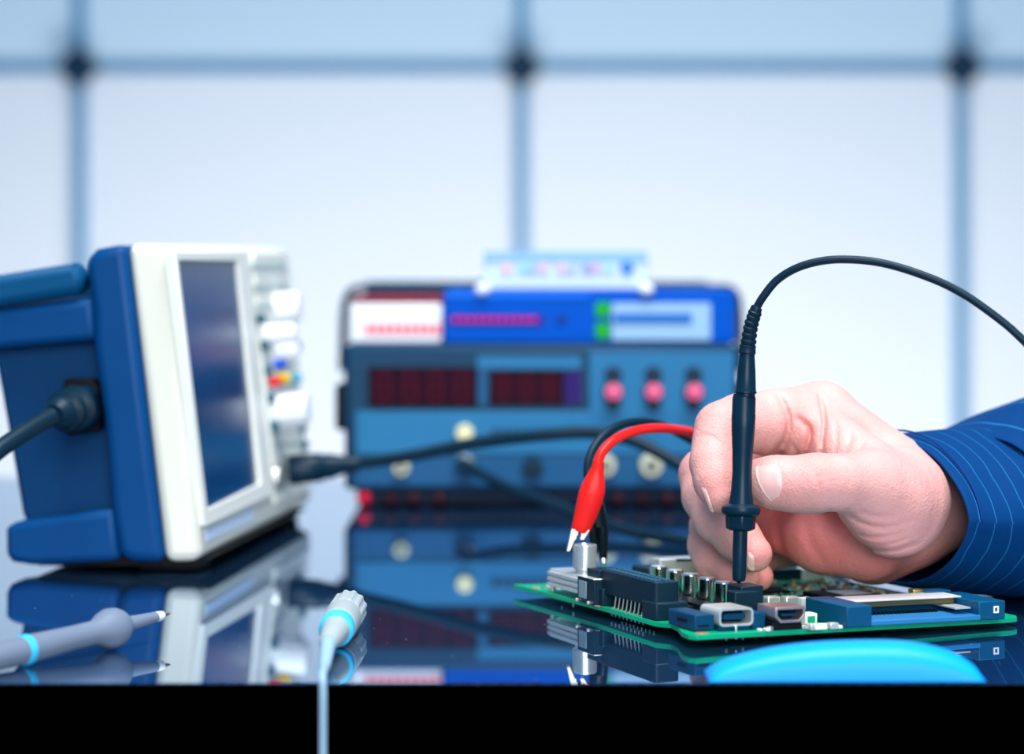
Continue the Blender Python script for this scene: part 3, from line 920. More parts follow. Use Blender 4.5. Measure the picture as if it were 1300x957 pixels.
for k in range(9):
    t = 0.14 + 0.80 * k / 8
    seg4 = cpath[:4]
    p = catmull(seg4, t); d = (catmull(seg4, min(t + 0.02, 1)) - catmull(seg4, t - 0.02)).normalized()
    r = 0.0029 - 0.0006 * k / 8
    MB().lathe(p - d * 0.0008, p + d, [(0, r * 0.86), (0.0003, r), (0.0012, r), (0.0015, r * 0.86)], 20).build("relief_rib", black_rubber, rel)
MB().tube([P(960, 392, TD + 0.002), P(968, 378, TD + 0.001), P(986, 356, TD), P(1012, 340, TD - 0.002), P(1045, 331, TD - 0.004), P(1080, 329.5, TD - 0.006), P(1120, 334, TD - 0.008), P(1165, 347, TD - 0.011), P(1210, 366, TD - 0.014), P(1255, 395, TD - 0.018), P(1300, 433, TD - 0.022), P(1370, 510, TD - 0.03), P(1480, 660, TD - 0.03), ground(1600, 800, 0.0015), ground(1800, 810, 0.0015)],
          0.00136, 14, 10).build("cable", black_rubber, probe)

# ------------------------------------------------------------------ red and black clip leads
red_rubber = mat("red_vinyl", (236, 32, 30), 0.35, noise=0.05)
CD = BP.pt(ja * MM, jb * MM).y
clip = thing("clip_lead", P(735, 690, CD), "red crocodile clip with red wire gripping the silver jack barrel on the board", "crocodile clip")


def boot(p_top, p_mid, p_bot, prof, m, par, squash=0.72):
    """A clip's soft boot: rings along p_top-p_mid-p_bot, wider in the picture plane than deep."""
    mb = MB()
    rings = []
    ctl = [Vector(p_top), Vector(p_mid), Vector(p_bot)]
    for t, r in prof:
        u = t
        p = ctl[0] * (1 - u) ** 2 + ctl[1] * 2 * u * (1 - u) + ctl[2] * u * u
        d = ((ctl[1] - ctl[0]) * (1 - u) + (ctl[2] - ctl[1]) * u).normalized()
        k = Vector((0, 1, 0)); k = (k - d * k.dot(d)).normalized(); h = d.cross(k)
        rr = r * CD / F_PX
        sq = squash if r > 9 else 1.0
        rings.append([mb.bm.verts.new(p + h * rr * math.copysign(abs(math.cos(2 * math.pi * i / 28)) ** 0.85, math.cos(2 * math.pi * i / 28)) + k * rr * sq * math.copysign(abs(math.sin(2 * math.pi * i / 28)) ** 0.85, math.sin(2 * math.pi * i / 28))) for i in range(28)])
    for A_, B_ in zip(rings, rings[1:]):
        for i in range(28):
            q_ = (i + 1) % 28
            mb.bm.faces.new((A_[i], A_[q_], B_[q_], B_[i]))
    mb.bm.faces.new(rings[0]); mb.bm.faces.new(rings[-1])
    return mb.build("boot", m, par, angle=60)


boot(P(760, 585, CD), P(753, 628, CD), P(736, 675, CD), [(0, 7.2), (0.08, 7.6), (0.16, 9.4), (0.28, 13.0), (0.40, 15.8), (0.5, 16.3), (0.62, 15.8), (0.78, 14.2), (0.9, 12.8), (0.98, 12.0), (1.0, 11.0)], red_rubber, clip)


def jaw(x0, y0, x1, y1, w0, w1, teeth, m, par, D0):
    """One steel jaw: a plate with teeth along its inner edge."""
    pl = Plane(P(x0, y0, D0), (1, 0, 0), (0, 0, 1))
    pts = [(x0 - w0 / 2, y0), (x1 - w1 / 2, y1)]
    n = 6
    inner = [(x0 + w0 / 2 + (x1 + w1 / 2 - x0 - w0 / 2) * i / n, y0 + (y1 - y0) * i / n) for i in range(n + 1)]
    if teeth < 0:
        pts = [(x0 + w0 / 2, y0), (x1 + w1 / 2, y1)]
        inner = [(x0 - w0 / 2 + (x1 - w1 / 2 - x0 + w0 / 2) * i / n, y0 + (y1 - y0) * i / n) for i in range(n + 1)]
    saw = []
    for i in range(n, -1, -1):
        saw.append(inner[i])
        if i:
            saw.append(((inner[i][0] + inner[i - 1][0]) / 2 + (teeth * 1.6 if i < 4 else 0), (inner[i][1] + inner[i - 1][1]) / 2))
    return MB().prism(pl, pl.poly(pts + saw), -0.002, 0.002).build("jaw", m, par, bevel=0.0002)


nickel = mat("pale_nickel", (236, 230, 212), 0.35, 0.35)
jaw(730.5, 671, 721.3, 699, 10, 4, 1, nickel, clip, CD)
jaw(744, 672, 738.5, 684.5, 9, 5, -1, nickel, clip, CD)
jaw(738, 668, 735, 676, 8, 4, 1, jet, clip, CD + 0.001)
MB().tube([P(759, 588, CD), P(764, 575, CD + 0.002), P(778, 560, CD + 0.006), P(800, 549, CD + 0.014), P(825, 544, CD + 0.024), P(855, 545, CD + 0.04), P(888, 553, CD + 0.062), P(930, 585, 0.968), P(985, 640, 1.0), ground(1050, 702, 0.0018), ground(1130, 702, 0.0018)], 0.00175).build("wire", red_rubber, clip)
clipb = thing("clip_lead", P(766, 715, CD + 0.03), "black crocodile clip with black wire standing behind the red clip", "crocodile clip")
KD = CD + 0.020
glossy_black = mat("black_vinyl", (10, 22, 30), 0.25)
boot(P(748, 612, KD), P(756, 640, KD), P(760, 668, KD), [(0, 5.5), (0.1, 6.2), (0.35, 10), (0.6, 12), (0.85, 11), (1.0, 9)], glossy_black, clipb, 0.8)
MB().tube([P(754, 655, KD), P(753, 675, KD), P(755, 703, KD)], [0.0017, 0.0017, 0.0013], 12).build("jaw", glossy_black, clipb)
MB().tube([P(762, 652, KD), P(765, 675, KD), P(766, 711, KD)], [0.0021, 0.0021, 0.0014], 12).build("jaw", glossy_black, clipb)
pk = BP.unp(766, 719, 0.0118)
MB().tube([P(766, 708, KD), P(766, 713, KD - 0.001), P(766.5, 717, KD - 0.002)], [0.0012, 0.0013, 0.0011], 12).build("jaw_tip", dull_metal, clipb)
MB().tube([P(749, 616, KD), P(746, 600, KD), P(748, 582, KD + 0.002), P(758, 562, KD + 0.006), P(776, 545, KD + 0.012), P(800, 536, KD + 0.02), P(830, 537, KD + 0.03), P(862, 550, KD + 0.045), P(900, 575, 0.985), P(950, 625, 1.02), ground(1020, 694, 0.0016), ground(1110, 692, 0.0016)], 0.0016).build("wire", black_rubber, clipb)

# ------------------------------------------------------------------ grey probe lying on the left, grey plug in the middle
grey = mat("grey_plastic", (112, 126, 148), 0.5, noise=0.05)
grey_l = mat("pale_grey_plastic", (166, 178, 182), 0.5, noise=0.05)
cyan = mat("cyan_ring", (60, 200, 246), 0.4)
gp = thing("test_probe", ground(150, 826), "grey pen-shaped test probe with cyan ring lying on the desk before the oscilloscope", "test probe")
gA, gB = P(0, 835, 0.7415), P(143, 799, 0.7827)
g0, g1 = gA + (gA - gB) * (40 / 143) + Vector((0, 0, 0.0005)), gB + (gB - gA) * (73 / 143) + Vector((0, 0, 0.0005))
Lg = (g1 - g0).length


def gt(x):
    return (x + 40) / 256.0 * Lg


gs = 0.762 / F_PX
MB().lathe(g0, g1, [(0, 16 * gs), (gt(20), 17.5 * gs), (gt(34), 18 * gs), (gt(90), 15.5 * gs), (gt(118), 15.5 * gs), (gt(124), 18 * gs), (gt(131), 23.5 * gs), (gt(139), 26.5 * gs), (gt(147), 25.5 * gs), (gt(153), 22 * gs), (gt(158), 17 * gs), (gt(161), 11 * gs)], 40).build("body", grey, gp)
MB().lathe(g0, g1, [(gt(160), 9.5 * gs), (gt(163), 10 * gs), (gt(202), 7.2 * gs)], 28).build("nose", grey, gp)
MB().lathe(g0, g1, [(gt(201), 7.0 * gs), (gt(203), 7.2 * gs), (gt(211), 6.0 * gs), (gt(212), 4.5 * gs)], 24).build("nose_cap", white_pl, gp)
MB().lathe(g0, g1, [(gt(211), 2.6 * gs), (gt(217), 2.4 * gs), (gt(222), 1.0 * gs)], 12).build("tip", gold, gp)
MB().lathe(g0, g1, [(gt(26), 18.0 * gs), (gt(27), 19.2 * gs), (gt(33), 19.2 * gs), (gt(34), 18.0 * gs)], 40).build("ring", cyan, gp)
MB().tube([g0 + (g1 - g0).normalized() * 0.002, P(-70, 855, 0.745), ground(-120, 862, 0.002), ground(-260, 850, 0.002)], [0.003, 0.0024, 0.002, 0.002]).build("cable", grey, gp)

gc = thing("cable_plug", ground(435, 826), "pale grey cable plug with ribbed end and cyan ring lying alone on the glossy desk", "cable plug")
c0, c1 = P(416, 834, 0.760), P(444, 790, 0.834)
Lc = (c1 - c0).length
cr = 0.0062
c1.z = cr + 0.0003; c0.z = 0.0056
MB().lathe(c0, c1, [(0.0, 0.00261), (Lc * 0.02, 0.00296), (Lc * 0.36, 0.00461)], 32).build("strain_relief", grey_l, gc)
MB().lathe(c0, c1, [(Lc * 0.34, 0.00470), (Lc * 0.35, 0.00557), (Lc * 0.44, 0.00557), (Lc * 0.45, 0.00522)], 36).build("ring", cyan, gc)
MB().lathe(c0, c1, [(Lc * 0.44, 0.00487), (Lc * 0.45, 0.00574), (Lc * 0.68, 0.00609), (Lc * 0.70, 0.00557)], 36).build("body", grey_l, gc)
MB().lathe(c0, c1, [(Lc * 0.70, 0.00522), (Lc * 0.71, 0.00618), (Lc * 0.96, 0.00618), (Lc * 1.0, 0.00539)], 48, 24, 0.00044).build("ribbed_sleeve", grey_l, gc)
MB().tube([c0 + (c1 - c0) * 0.02, P(412, 845, 0.738), Vector((P(410, 0, 0.726).x, 0.7265, 0.0028)), Vector((P(409, 0, 0.7195).x, 0.7200, 0.0018)), Vector((P(409, 0, 0.715).x, 0.7180, -0.002)), Vector((P(409, 0, 0.715).x, 0.7178, -0.02)), Vector((P(409, 0, 0.715).x, 0.7178, -0.10)), Vector((P(409, 0, 0.72).x, 0.7178, -0.25))], [0.0025, 0.0018, 0.0013, 0.0012, 0.0012, 0.0012, 0.0012, 0.0012]).build("cable", mat("pale_blue_grey_cable", (150, 184, 208), 0.5), gc)

# bright blue rounded handle at the very front
BLY = desk_near + 0.0075
bh = thing("tool_handle", (P(1070, 0, BLY).x, BLY, 0), "bright blue rounded plastic tool handle lying at the desk's front edge before the board", "tool handle")
xa, xb = P(898, 0, BLY).x, P(1246, 0, BLY).x
Lb = xb - xa
azure = mat("azure_plastic", (0, 164, 255), 0.4)
dm = bmesh.new()
NU, NV = 40, 14
y0_, y1_ = desk_near + 0.0004, desk_near + 0.020
grid = []
for iu in range(NU + 1):
    u = 2 * iu / NU - 1
    # the outline's crest: long gentle rise on one end, steeper on the other
    hcrest = 0.0101 * max(0.0, 1 - abs((u - 0.25) / (1.25 if u < 0.25 else 0.75)) ** 2.3) ** 0.62
    row = []
    for iv in range(NV + 1):
        a = math.pi * iv / NV
        yy = (y0_ + y1_) / 2 - (y1_ - y0_) / 2 * math.copysign(abs(math.cos(a)) ** 0.8, math.cos(a))
        row.append(dm.verts.new((xa + Lb * iu / NU, yy, 0.0003 + (hcrest + 0.0004) * math.sin(a) ** 0.7)))
    grid.append(row)
for iu in range(NU):
    for iv in range(NV):
        dm.faces.new((grid[iu][iv], grid[iu + 1][iv], grid[iu + 1][iv + 1], grid[iu][iv + 1]))
    dm.faces.new((grid[iu][0], grid[iu][NV], grid[iu + 1][NV], grid[iu + 1][0]))
dm.faces.new(grid[0]); dm.faces.new(grid[-1])
mb = MB(); mb.bm.free(); mb.bm = dm
grip = mb.build("grip", azure, bh, angle=80)

# ------------------------------------------------------------------ the hand: a smooth distance field turned into one continuous skin
VOX = 0.0007
LO = np.array([0.050, 0.800, -0.001]); HI = np.array([0.195, 0.975, 0.088])
NX, NY, NZ = [int((HI[i] - LO[i]) / VOX) + 1 for i in range(3)]
GX = (LO[0] + VOX * np.arange(NX)).astype(np.float32)[:, None, None]
GY = (LO[1] + VOX * np.arange(NY)).astype(np.float32)[None, :, None]
GZ = (LO[2] + VOX * np.arange(NZ)).astype(np.float32)[None, None, :]


def smin(a, b, k):
    h = np.clip(0.5 + 0.5 * (b - a) / k, 0, 1)
    return b * (1 - h) + a * h - k * h * (1 - h)


def cone(a, b, ra, rb, flat=None):
    """Tapered limb from a to b (points), radii in metres; flat = (axis, scale) squashes it along a direction."""
    a = np.array(a, np.float32); b = np.array(b, np.float32)
    ba = b - a
    t = ((GX - a[0]) * ba[0] + (GY - a[1]) * ba[1] + (GZ - a[2]) * ba[2]) / float(ba.dot(ba))
    t = np.clip(t, 0, 1)
    dx = GX - a[0] - ba[0] * t; dy = GY - a[1] - ba[1] * t; dz = GZ - a[2] - ba[2] * t
    d2 = dx * dx + dy * dy + dz * dz
    if flat is not None:
        f = np.array(flat[0], np.float32); f /= np.linalg.norm(f)
        along_ = dx * f[0] + dy * f[1] + dz * f[2]
        d2 = d2 + along_ * along_ * (1 / flat[1] ** 2 - 1)
    return np.sqrt(d2) - (ra + (rb - ra) * t)


def chain(pts, k=0.003):
    """pts: (px, py, D, radius in mm)"""
    out = None
    for (x0, y0, d0_, r0), (x1, y1, d1_, r1) in zip(pts, pts[1:]):
        c_ = cone(P(x0, y0, d0_), P(x1, y1, d1_), r0 * MM, r1 * MM)
        out = c_ if out is None else smin(out, c_, k)
    return out


index = chain([(1042, 527, .886, 11.8), (985, 537, .874, 11.6), (940, 538, .866, 10.0), (917, 545, .861, 9.2), (911, 566, .856, 8.3), (907, 588, .851, 8.0), (911, 612, .846, 7.6), (917, 632, .842, 6.0)])
middle = chain([(1048, 560, .906, 11.2), (960, 590, .898, 9.8), (897, 603, .886, 9.4), (897, 630, .878, 8.3), (911, 658, .868, 8.0), (936, 682, .861, 7.6), (957, 703, .856, 6.4)])
ring = chain([(1054, 606, .918, 10.8), (970, 640, .912, 9.2), (908, 668, .899, 8.8), (903, 692, .890, 8.0), (909, 713, .882, 7.6), (932, 725, .875, 6.8), (945, 731, .871, 5.6)])
pinky = chain([(1062, 655, .922, 9.5), (1000, 690, .920, 8.0), (945, 708, .910, 7.6), (940, 722, .896, 6.8), (952, 725, .884, 6.2), (964, 732, .875, 5.0)])
fingers = index
for f_ in (middle, ring, pinky):
    fingers = smin(fingers, f_, 0.0012)
palm = None
for p0, p1 in (((1042, 529, .887, 12.0), (1140, 610, .874, 14.5)), ((1050, 562, .907, 11.8), (1150, 625, .884, 14.5)), ((1056, 610, .918, 11.2), (1150, 642, .890, 14.5)),
               ((1064, 660, .920, 11.0), (1150, 660, .890, 14.5)), ((1048, 687, .902, 11.5), (1110, 690, .890, 13.0)), ((1110, 690, .890, 13.0), (1148, 670, .888, 14.5))):
    c_ = cone(P(*p0[:3]), P(*p1[:3]), p0[3] * MM, p1[3] * MM)
    palm = c_ if palm is None else smin(palm, c_, 0.007)
palm = smin(palm, chain([(985, 655, .916, 9.0), (1060, 640, .915, 12.0)]), 0.006)
thumb = chain([(964, 609, .8335, 7.0), (983, 612, .831, 8.5), (1010, 615, .829, 8.9), (1036, 613, .828, 9.4), (1068, 613, .830, 9.2), (1105, 617, .838, 11.0)], 0.003)
thumb = smin(thumb, cone(P(1105, 618, .838), P(1136, 642, .854), 0.0115, 0.0170), 0.006)
thumb = smin(thumb, cone(P(1124, 641, .846), P(1142, 632, .862), 0.0160, 0.0175), 0.006)
palm = smin(palm, chain([(985, 668, .896, 9.5), (1045, 678, .880, 13.5), (1100, 690, .876, 13.5)]), 0.006)
web = chain([(1100, 590, .852, 10.0), (1035, 548, .876, 11.0)])
WR0 = P(1141, 634, .888)
wrist = cone(WR0, WR0 + Vector((0.90, 0.43, 0.02)) * 0.085, 0.0185, 0.021)
body = smin(palm, fingers, 0.0035)
body = smin(body, web, 0.006)
body = smin(body, wrist, 0.010)
body = smin(body, thumb, 0.0045)

# creases: shallow grooves that follow the skin folds
PXG = CX + GX * F_PX / GY
PYG = HZ + (CAM_H - GZ) * F_PX / GY


def groove(pts, D0, tol, w, depth):
    global body
    pts = np.array(pts, float)
    x0, x1 = pts[:, 0].min() - 12, pts[:, 0].max() + 12
    y0, y1 = pts[:, 1].min() - 12, pts[:, 1].max() + 12
    lo = P(x0, y1, D0 + tol), P(x0, y1, D0 - tol); hi = P(x1, y0, D0 + tol), P(x1, y0, D0 - tol)
    ix0 = max(0, int((min(lo[0].x, lo[1].x) - LO[0]) / VOX)); ix1 = min(NX, int((max(hi[0].x, hi[1].x) - LO[0]) / VOX) + 2)
    iz0 = max(0, int((min(lo[0].z, lo[1].z) - LO[2]) / VOX)); iz1 = min(NZ, int((max(hi[0].z, hi[1].z) - LO[2]) / VOX) + 2)
    iy0 = max(0, int((D0 - tol - LO[1]) / VOX)); iy1 = min(NY, int((D0 + tol - LO[1]) / VOX) + 2)
    sl = np.s_[ix0:ix1, iy0:iy1, iz0:iz1]
    px = PXG[ix0:ix1, iy0:iy1]
    py = PYG[:, iy0:iy1, iz0:iz1]
    best = np.full(body[sl].shape, 1e9, np.float32); fade = np.ones(body[sl].shape, np.float32)
    # fine polyline
    for q in range(len(pts) - 1):
        a, b = pts[q], pts[q + 1]
        ab = b - a
        t = np.clip(((px - a[0]) * ab[0] + (py - a[1]) * ab[1]) / max(ab.dot(ab), 1e-9), 0, 1)
        d = np.hypot(px - a[0] - ab[0] * t, py - a[1] - ab[1] * t)
        # fade at both ends
        fq = np.sin(np.pi * np.clip((q + t) / (len(pts) - 1), 0.02, 0.98)) ** 0.6
        fade = np.where(d < best, fq, fade); best = np.minimum(best, d)
    dm = best * (D0 / F_PX)
    body[sl] += (depth * MM * fade * np.exp(-(dm / (w * MM)) ** 2)).astype(np.float32)


def curve2(pts, n=6):
    v = [Vector((x, y, 0)) for x, y in pts]
    return [(catmull(v, i / (n * (len(v) - 1)))[0], catmull(v, i / (n * (len(v) - 1)))[1]) for i in range(n * (len(v) - 1) + 1)]


for pts, D0, tol, w, dp in (
        ([(988, 500), (1001, 530), (998, 556), (980, 576)], .864, .018, 1.1, 2.6),
        ([(1000, 560), (992, 574), (976, 584)], .864, .018, 1.6, 2.2),
        ([(1010, 528), (1027, 543), (1027, 562), (1019, 586)], .866, .020, 0.9, 2.2),
        ([(1003, 560), (1010, 572), (1014, 582)], .866, .018, 0.7, 0.8),
        ([(1040, 500), (1046, 530), (1044, 560), (1041, 590)], .866, .020, 0.8, 2.2),
        ([(1056, 520), (1062, 545), (1060, 584)], .866, .018, 0.7, 0.7),
        ([(1080, 540), (1078, 562), (1066, 582)], .862, .018, 0.8, 0.7),
        ([(1098, 556), (1090, 572), (1070, 590)], .858, .018, 0.9, 0.5),
        ([(1032, 589), (1037, 605), (1039, 622), (1036, 634)], .822, .008, 0.5, 0.8),
        ([(1040, 588), (1045, 606), (1046, 622), (1041, 638)], .822, .008, 0.5, 0.7),
        ([(1026, 590), (1029, 600)], .822, .008, 0.5, 0.25),
        ([(1050, 650), (1064, 667), (1090, 690), (1128, 699), (1165, 690)], .838, .022, 1.0, 1.4),
        ([(1058, 648), (1078, 672), (1110, 683), (1150, 676)], .832, .024, 0.9, 0.9),
        ([(1072, 648), (1094, 664), (1125, 670), (1160, 660)], .832, .024, 0.8, 0.7),
        ([(1066, 660), (1086, 682), (1118, 692), (1160, 682)], .832, .024, 0.7, 0.8),
        ([(1090, 648), (1112, 656), (1140, 655)], .83, .02, 0.8, 0.5),
        ([(884, 556), (896, 552), (908, 557), (924, 573)], .846, .010, 0.7, 0.6),
        ([(897, 545), (908, 543)], .846, .010, 0.7, 0.3),
        ([(889, 668), (899, 655), (906, 648)], .862, .012, 0.6, 0.5),
        ([(885, 660), (893, 652)], .866, .012, 0.6, 0.4),
        ([(890, 724), (902, 730), (915, 742)], .874, .012, 0.7, 0.4),
        ([(985, 648), (990, 690), (1000, 715)], .895, .03, 1.6, 0.6),
        ([(1020, 655), (1030, 690), (1050, 720)], .888, .03, 1.8, 0.7)):
    groove(curve2(pts), D0, tol, w, dp)

# nail bed of the thumb sits a little lower than the skin around it
def surface_nets(g, lo, h):
    ins = g < 0
    c = [ins[i:ins.shape[0] - 1 + i, j:ins.shape[1] - 1 + j, k:ins.shape[2] - 1 + k] for i in (0, 1) for j in (0, 1) for k in (0, 1)]
    s = sum(x.astype(np.int8) for x in c)
    act = (s > 0) & (s < 8)
    idx = np.argwhere(act)
    num = -np.ones(act.shape, np.int64); num[act] = np.arange(len(idx))
    corners = [(i, j, k) for i in (0, 1) for j in (0, 1) for k in (0, 1)]
    val = np.stack([g[idx[:, 0] + i, idx[:, 1] + j, idx[:, 2] + k] for i, j, k in corners], 1)
    acc = np.zeros((len(idx), 3)); cnt = np.zeros(len(idx))
    for p_ in range(8):
        for q_ in range(p_ + 1, 8):
            ca, cb = np.array(corners[p_]), np.array(corners[q_])
            if np.abs(ca - cb).sum() != 1:
                continue
            va, vb = val[:, p_], val[:, q_]
            cr_ = (va < 0) != (vb < 0)
            t = np.where(cr_, va / np.where(cr_, va - vb, 1), 0)[:, None]
            acc += np.where(cr_[:, None], ca + (cb - ca) * t, 0); cnt += cr_
    V_ = lo + h * (idx + acc / cnt[:, None])
    quads = []
    for ax in range(3):
        u, w = (ax + 1) % 3, (ax + 2) % 3
        A0 = [slice(None)] * 3; A1 = [slice(None)] * 3
        A0[ax] = slice(0, -1); A1[ax] = slice(1, None)
        ch = ins[tuple(A0)] != ins[tuple(A1)]
        e = np.argwhere(ch)
        e = e[(e[:, u] > 0) & (e[:, w] > 0) & (e[:, u] < g.shape[u] - 1) & (e[:, w] < g.shape[w] - 1)]

        def cell(du, dw):
            q_ = e.copy(); q_[:, u] -= du; q_[:, w] -= dw
            return num[q_[:, 0], q_[:, 1], q_[:, 2]]
        quad = np.stack([cell(1, 1), cell(0, 1), cell(0, 0), cell(1, 0)], 1)
        fl = ~ins[e[:, 0], e[:, 1], e[:, 2]]
        quad[fl] = quad[fl][:, ::-1]
        quads.append(quad)
    return V_, np.concatenate(quads)


V_, Q_ = surface_nets(body.astype(np.float64), LO, VOX)
# a little Laplacian smoothing takes the voxel steps out
for _ in range(2):
    acc = np.zeros_like(V_); cnt = np.zeros(len(V_))
    for a_i, b_i in ((0, 1), (1, 2), (2, 3), (3, 0)):
        np.add.at(acc, Q_[:, a_i], V_[Q_[:, b_i]]); np.add.at(cnt, Q_[:, a_i], 1)
        np.add.at(acc, Q_[:, b_i], V_[Q_[:, a_i]]); np.add.at(cnt, Q_[:, b_i], 1)
    V_ = V_ * 0.5 + 0.5 * acc / cnt[:, None]
me = bpy.data.meshes.new("person")
me.from_pydata(V_.tolist(), [], Q_.tolist())
me.update()
# how red the skin is: fingertips, knuckles, palm (part of the skin's own colour)
red = np.zeros(len(V_), np.float32)
for (x, y, D, r, s_) in ((917, 634, .842, 9, .5), (957, 705, .856, 10, .55), (945, 736, .871, 9, .6), (964, 741, .874, 9, .8), (968, 609, .83, 8, .18), (1000, 640, .822, 10, .3), (897, 603, .886, 11, .35), (912, 545, .86, 10, .15),
                         (1000, 685, .888, 20, .9), (1050, 695, .872, 22, .9), (1100, 715, .870, 20, .75), (1010, 665, .885, 18, .9), (1060, 640, .90, 16, .6), (1030, 560, .868, 12, .3), (1130, 730, .884, 18, .6), (1105, 675, .842, 16, .25), (1160, 650, .845, 16, .2), (1038, 615, .822, 8, .2)):
    c_ = np.array(P(x, y, D))
    red = np.maximum(red, s_ * np.exp(-((np.linalg.norm(V_ - c_, axis=1) / (r * MM)) ** 2)))
at = me.attributes.new("redness", "FLOAT", "POINT")
at.data.foreach_set("value", red.astype(np.float32))
skin = skin_material()
person = link_mesh("person", me, skin, angle=180)
tag(person, "person's right hand in blue pinstriped cuff, holding the black probe upright", "person")


def sdf_at(p):
    q_ = (np.array(p) - LO) / VOX
    i = np.clip(np.floor(q_).astype(int), 0, [NX - 2, NY - 2, NZ - 2]); f_ = q_ - i
    v = 0.0
    for dx in (0, 1):
        for dy in (0, 1):
            for dz in (0, 1):
                v += body[i[0] + dx, i[1] + dy, i[2] + dz] * (f_[0] if dx else 1 - f_[0]) * (f_[1] if dy else 1 - f_[1]) * (f_[2] if dz else 1 - f_[2])
    return float(v)


def hit(px, py, D0, D1, off=0.0):
    D = D0
    while D < D1:
        if sdf_at(P(px, py, D)) < off:
            return P(px, py, D)
        D += 0.0001
    return P(px, py, D1)


def nrm(p, e=0.0012):
    g = Vector([sdf_at(p + Vector([e if i == j else 0 for j in range(3)])) - sdf_at(p - Vector([e if i == j else 0 for j in range(3)])) for i in range(3)])
    return g.normalized()


nail_m = mat("finger_nail", (240, 186, 180), 0.28, noise=0.02, spec=0.5)
rim_m = mat("nail_rim", (246, 216, 196), 0.4)


def nail(tip_edge, root_edge, D0, D1, lift, rim=0.10):
    """A nail plate lofted over the skin between its free edge and its root (photo points), thick and slightly raised."""
    n, m_ = 12, 10
    te = curve2(tip_edge, 4 * 3); re_ = curve2(root_edge, 4 * 3)

    def at_(c, t):
        f_ = t * (len(c) - 1); i = min(int(f_), len(c) - 2)
        return c[i][0] * (1 - (f_ - i)) + c[i + 1][0] * (f_ - i), c[i][1] * (1 - (f_ - i)) + c[i + 1][1] * (f_ - i)
    for nm, s0, s1, mt in (("nail", rim, 1.0, nail_m), ("nail_rim", 0.0, rim, rim_m)):
        bm = bmesh.new()
        top, bot = [], []
        for i in range(n + 1):
            row, rowb = [], []
            for k in range(m_ + 1):
                s_ = s0 + (s1 - s0) * k / m_
                A_, B_ = at_(te, i / n), at_(re_, i / n)
                x, y = A_[0] + (B_[0] - A_[0]) * s_, A_[1] + (B_[1] - A_[1]) * s_
                p = hit(x, y, D0, D1)
                nn = nrm(p)
                e_ = 1 - abs(2 * i / n - 1) ** 3
                l_ = lift * (0.25 + 0.75 * e_) * (1.0 - 0.9 * max(0, (s_ - 0.8) / 0.2))
                row.append(bm.verts.new(p + nn * l_)); rowb.append(bm.verts.new(p - nn * 0.0006))
            top.append(row); bot.append(rowb)
        for i in range(n):
            for k in range(m_):
                bm.faces.new((top[i][k], top[i + 1][k], top[i + 1][k + 1], top[i][k + 1]))
                bm.faces.new((bot[i][k], bot[i][k + 1], bot[i + 1][k + 1], bot[i + 1][k]))
        for i in range(n):
            for k in (0, m_):
                bm.faces.new((top[i][k], bot[i][k], bot[i + 1][k], top[i + 1][k]))
        for k in range(m_):
            for i in (0, n):
                bm.faces.new((top[i][k], top[i][k + 1], bot[i][k + 1], bot[i][k]))
        mb = MB(); mb.bm.free(); mb.bm = bm
        if nm == "nail":
            base = mb.build(nm, mt, person, angle=60)
        else:
            mb.build(nm, mt, base, angle=60)


nail([(960, 592), (961, 606), (968, 622), (979, 636)], [(987, 590), (992, 603), (993, 618), (989, 630)], .80, .85, 0.00035)
nail([(900, 644), (903, 648), (906, 650)], [(889, 618), (894, 619), (898, 624)], .82, .87, 0.0004, 0.12)
nail([(948, 716), (952, 722), (958, 724)], [(950, 700), (953, 702), (957, 706)], .83, .88, 0.0004, 0.2)

# ------------------------------------------------------------------ shirt sleeve
ax = Vector((0.90, 0.43, 0.02)).normalized()
hz = Vector((0.43, -0.90, 0)).normalized()             # towards the camera
up = Vector((0, 0, 1))
c_ring = P(1133, 645, 0.884)


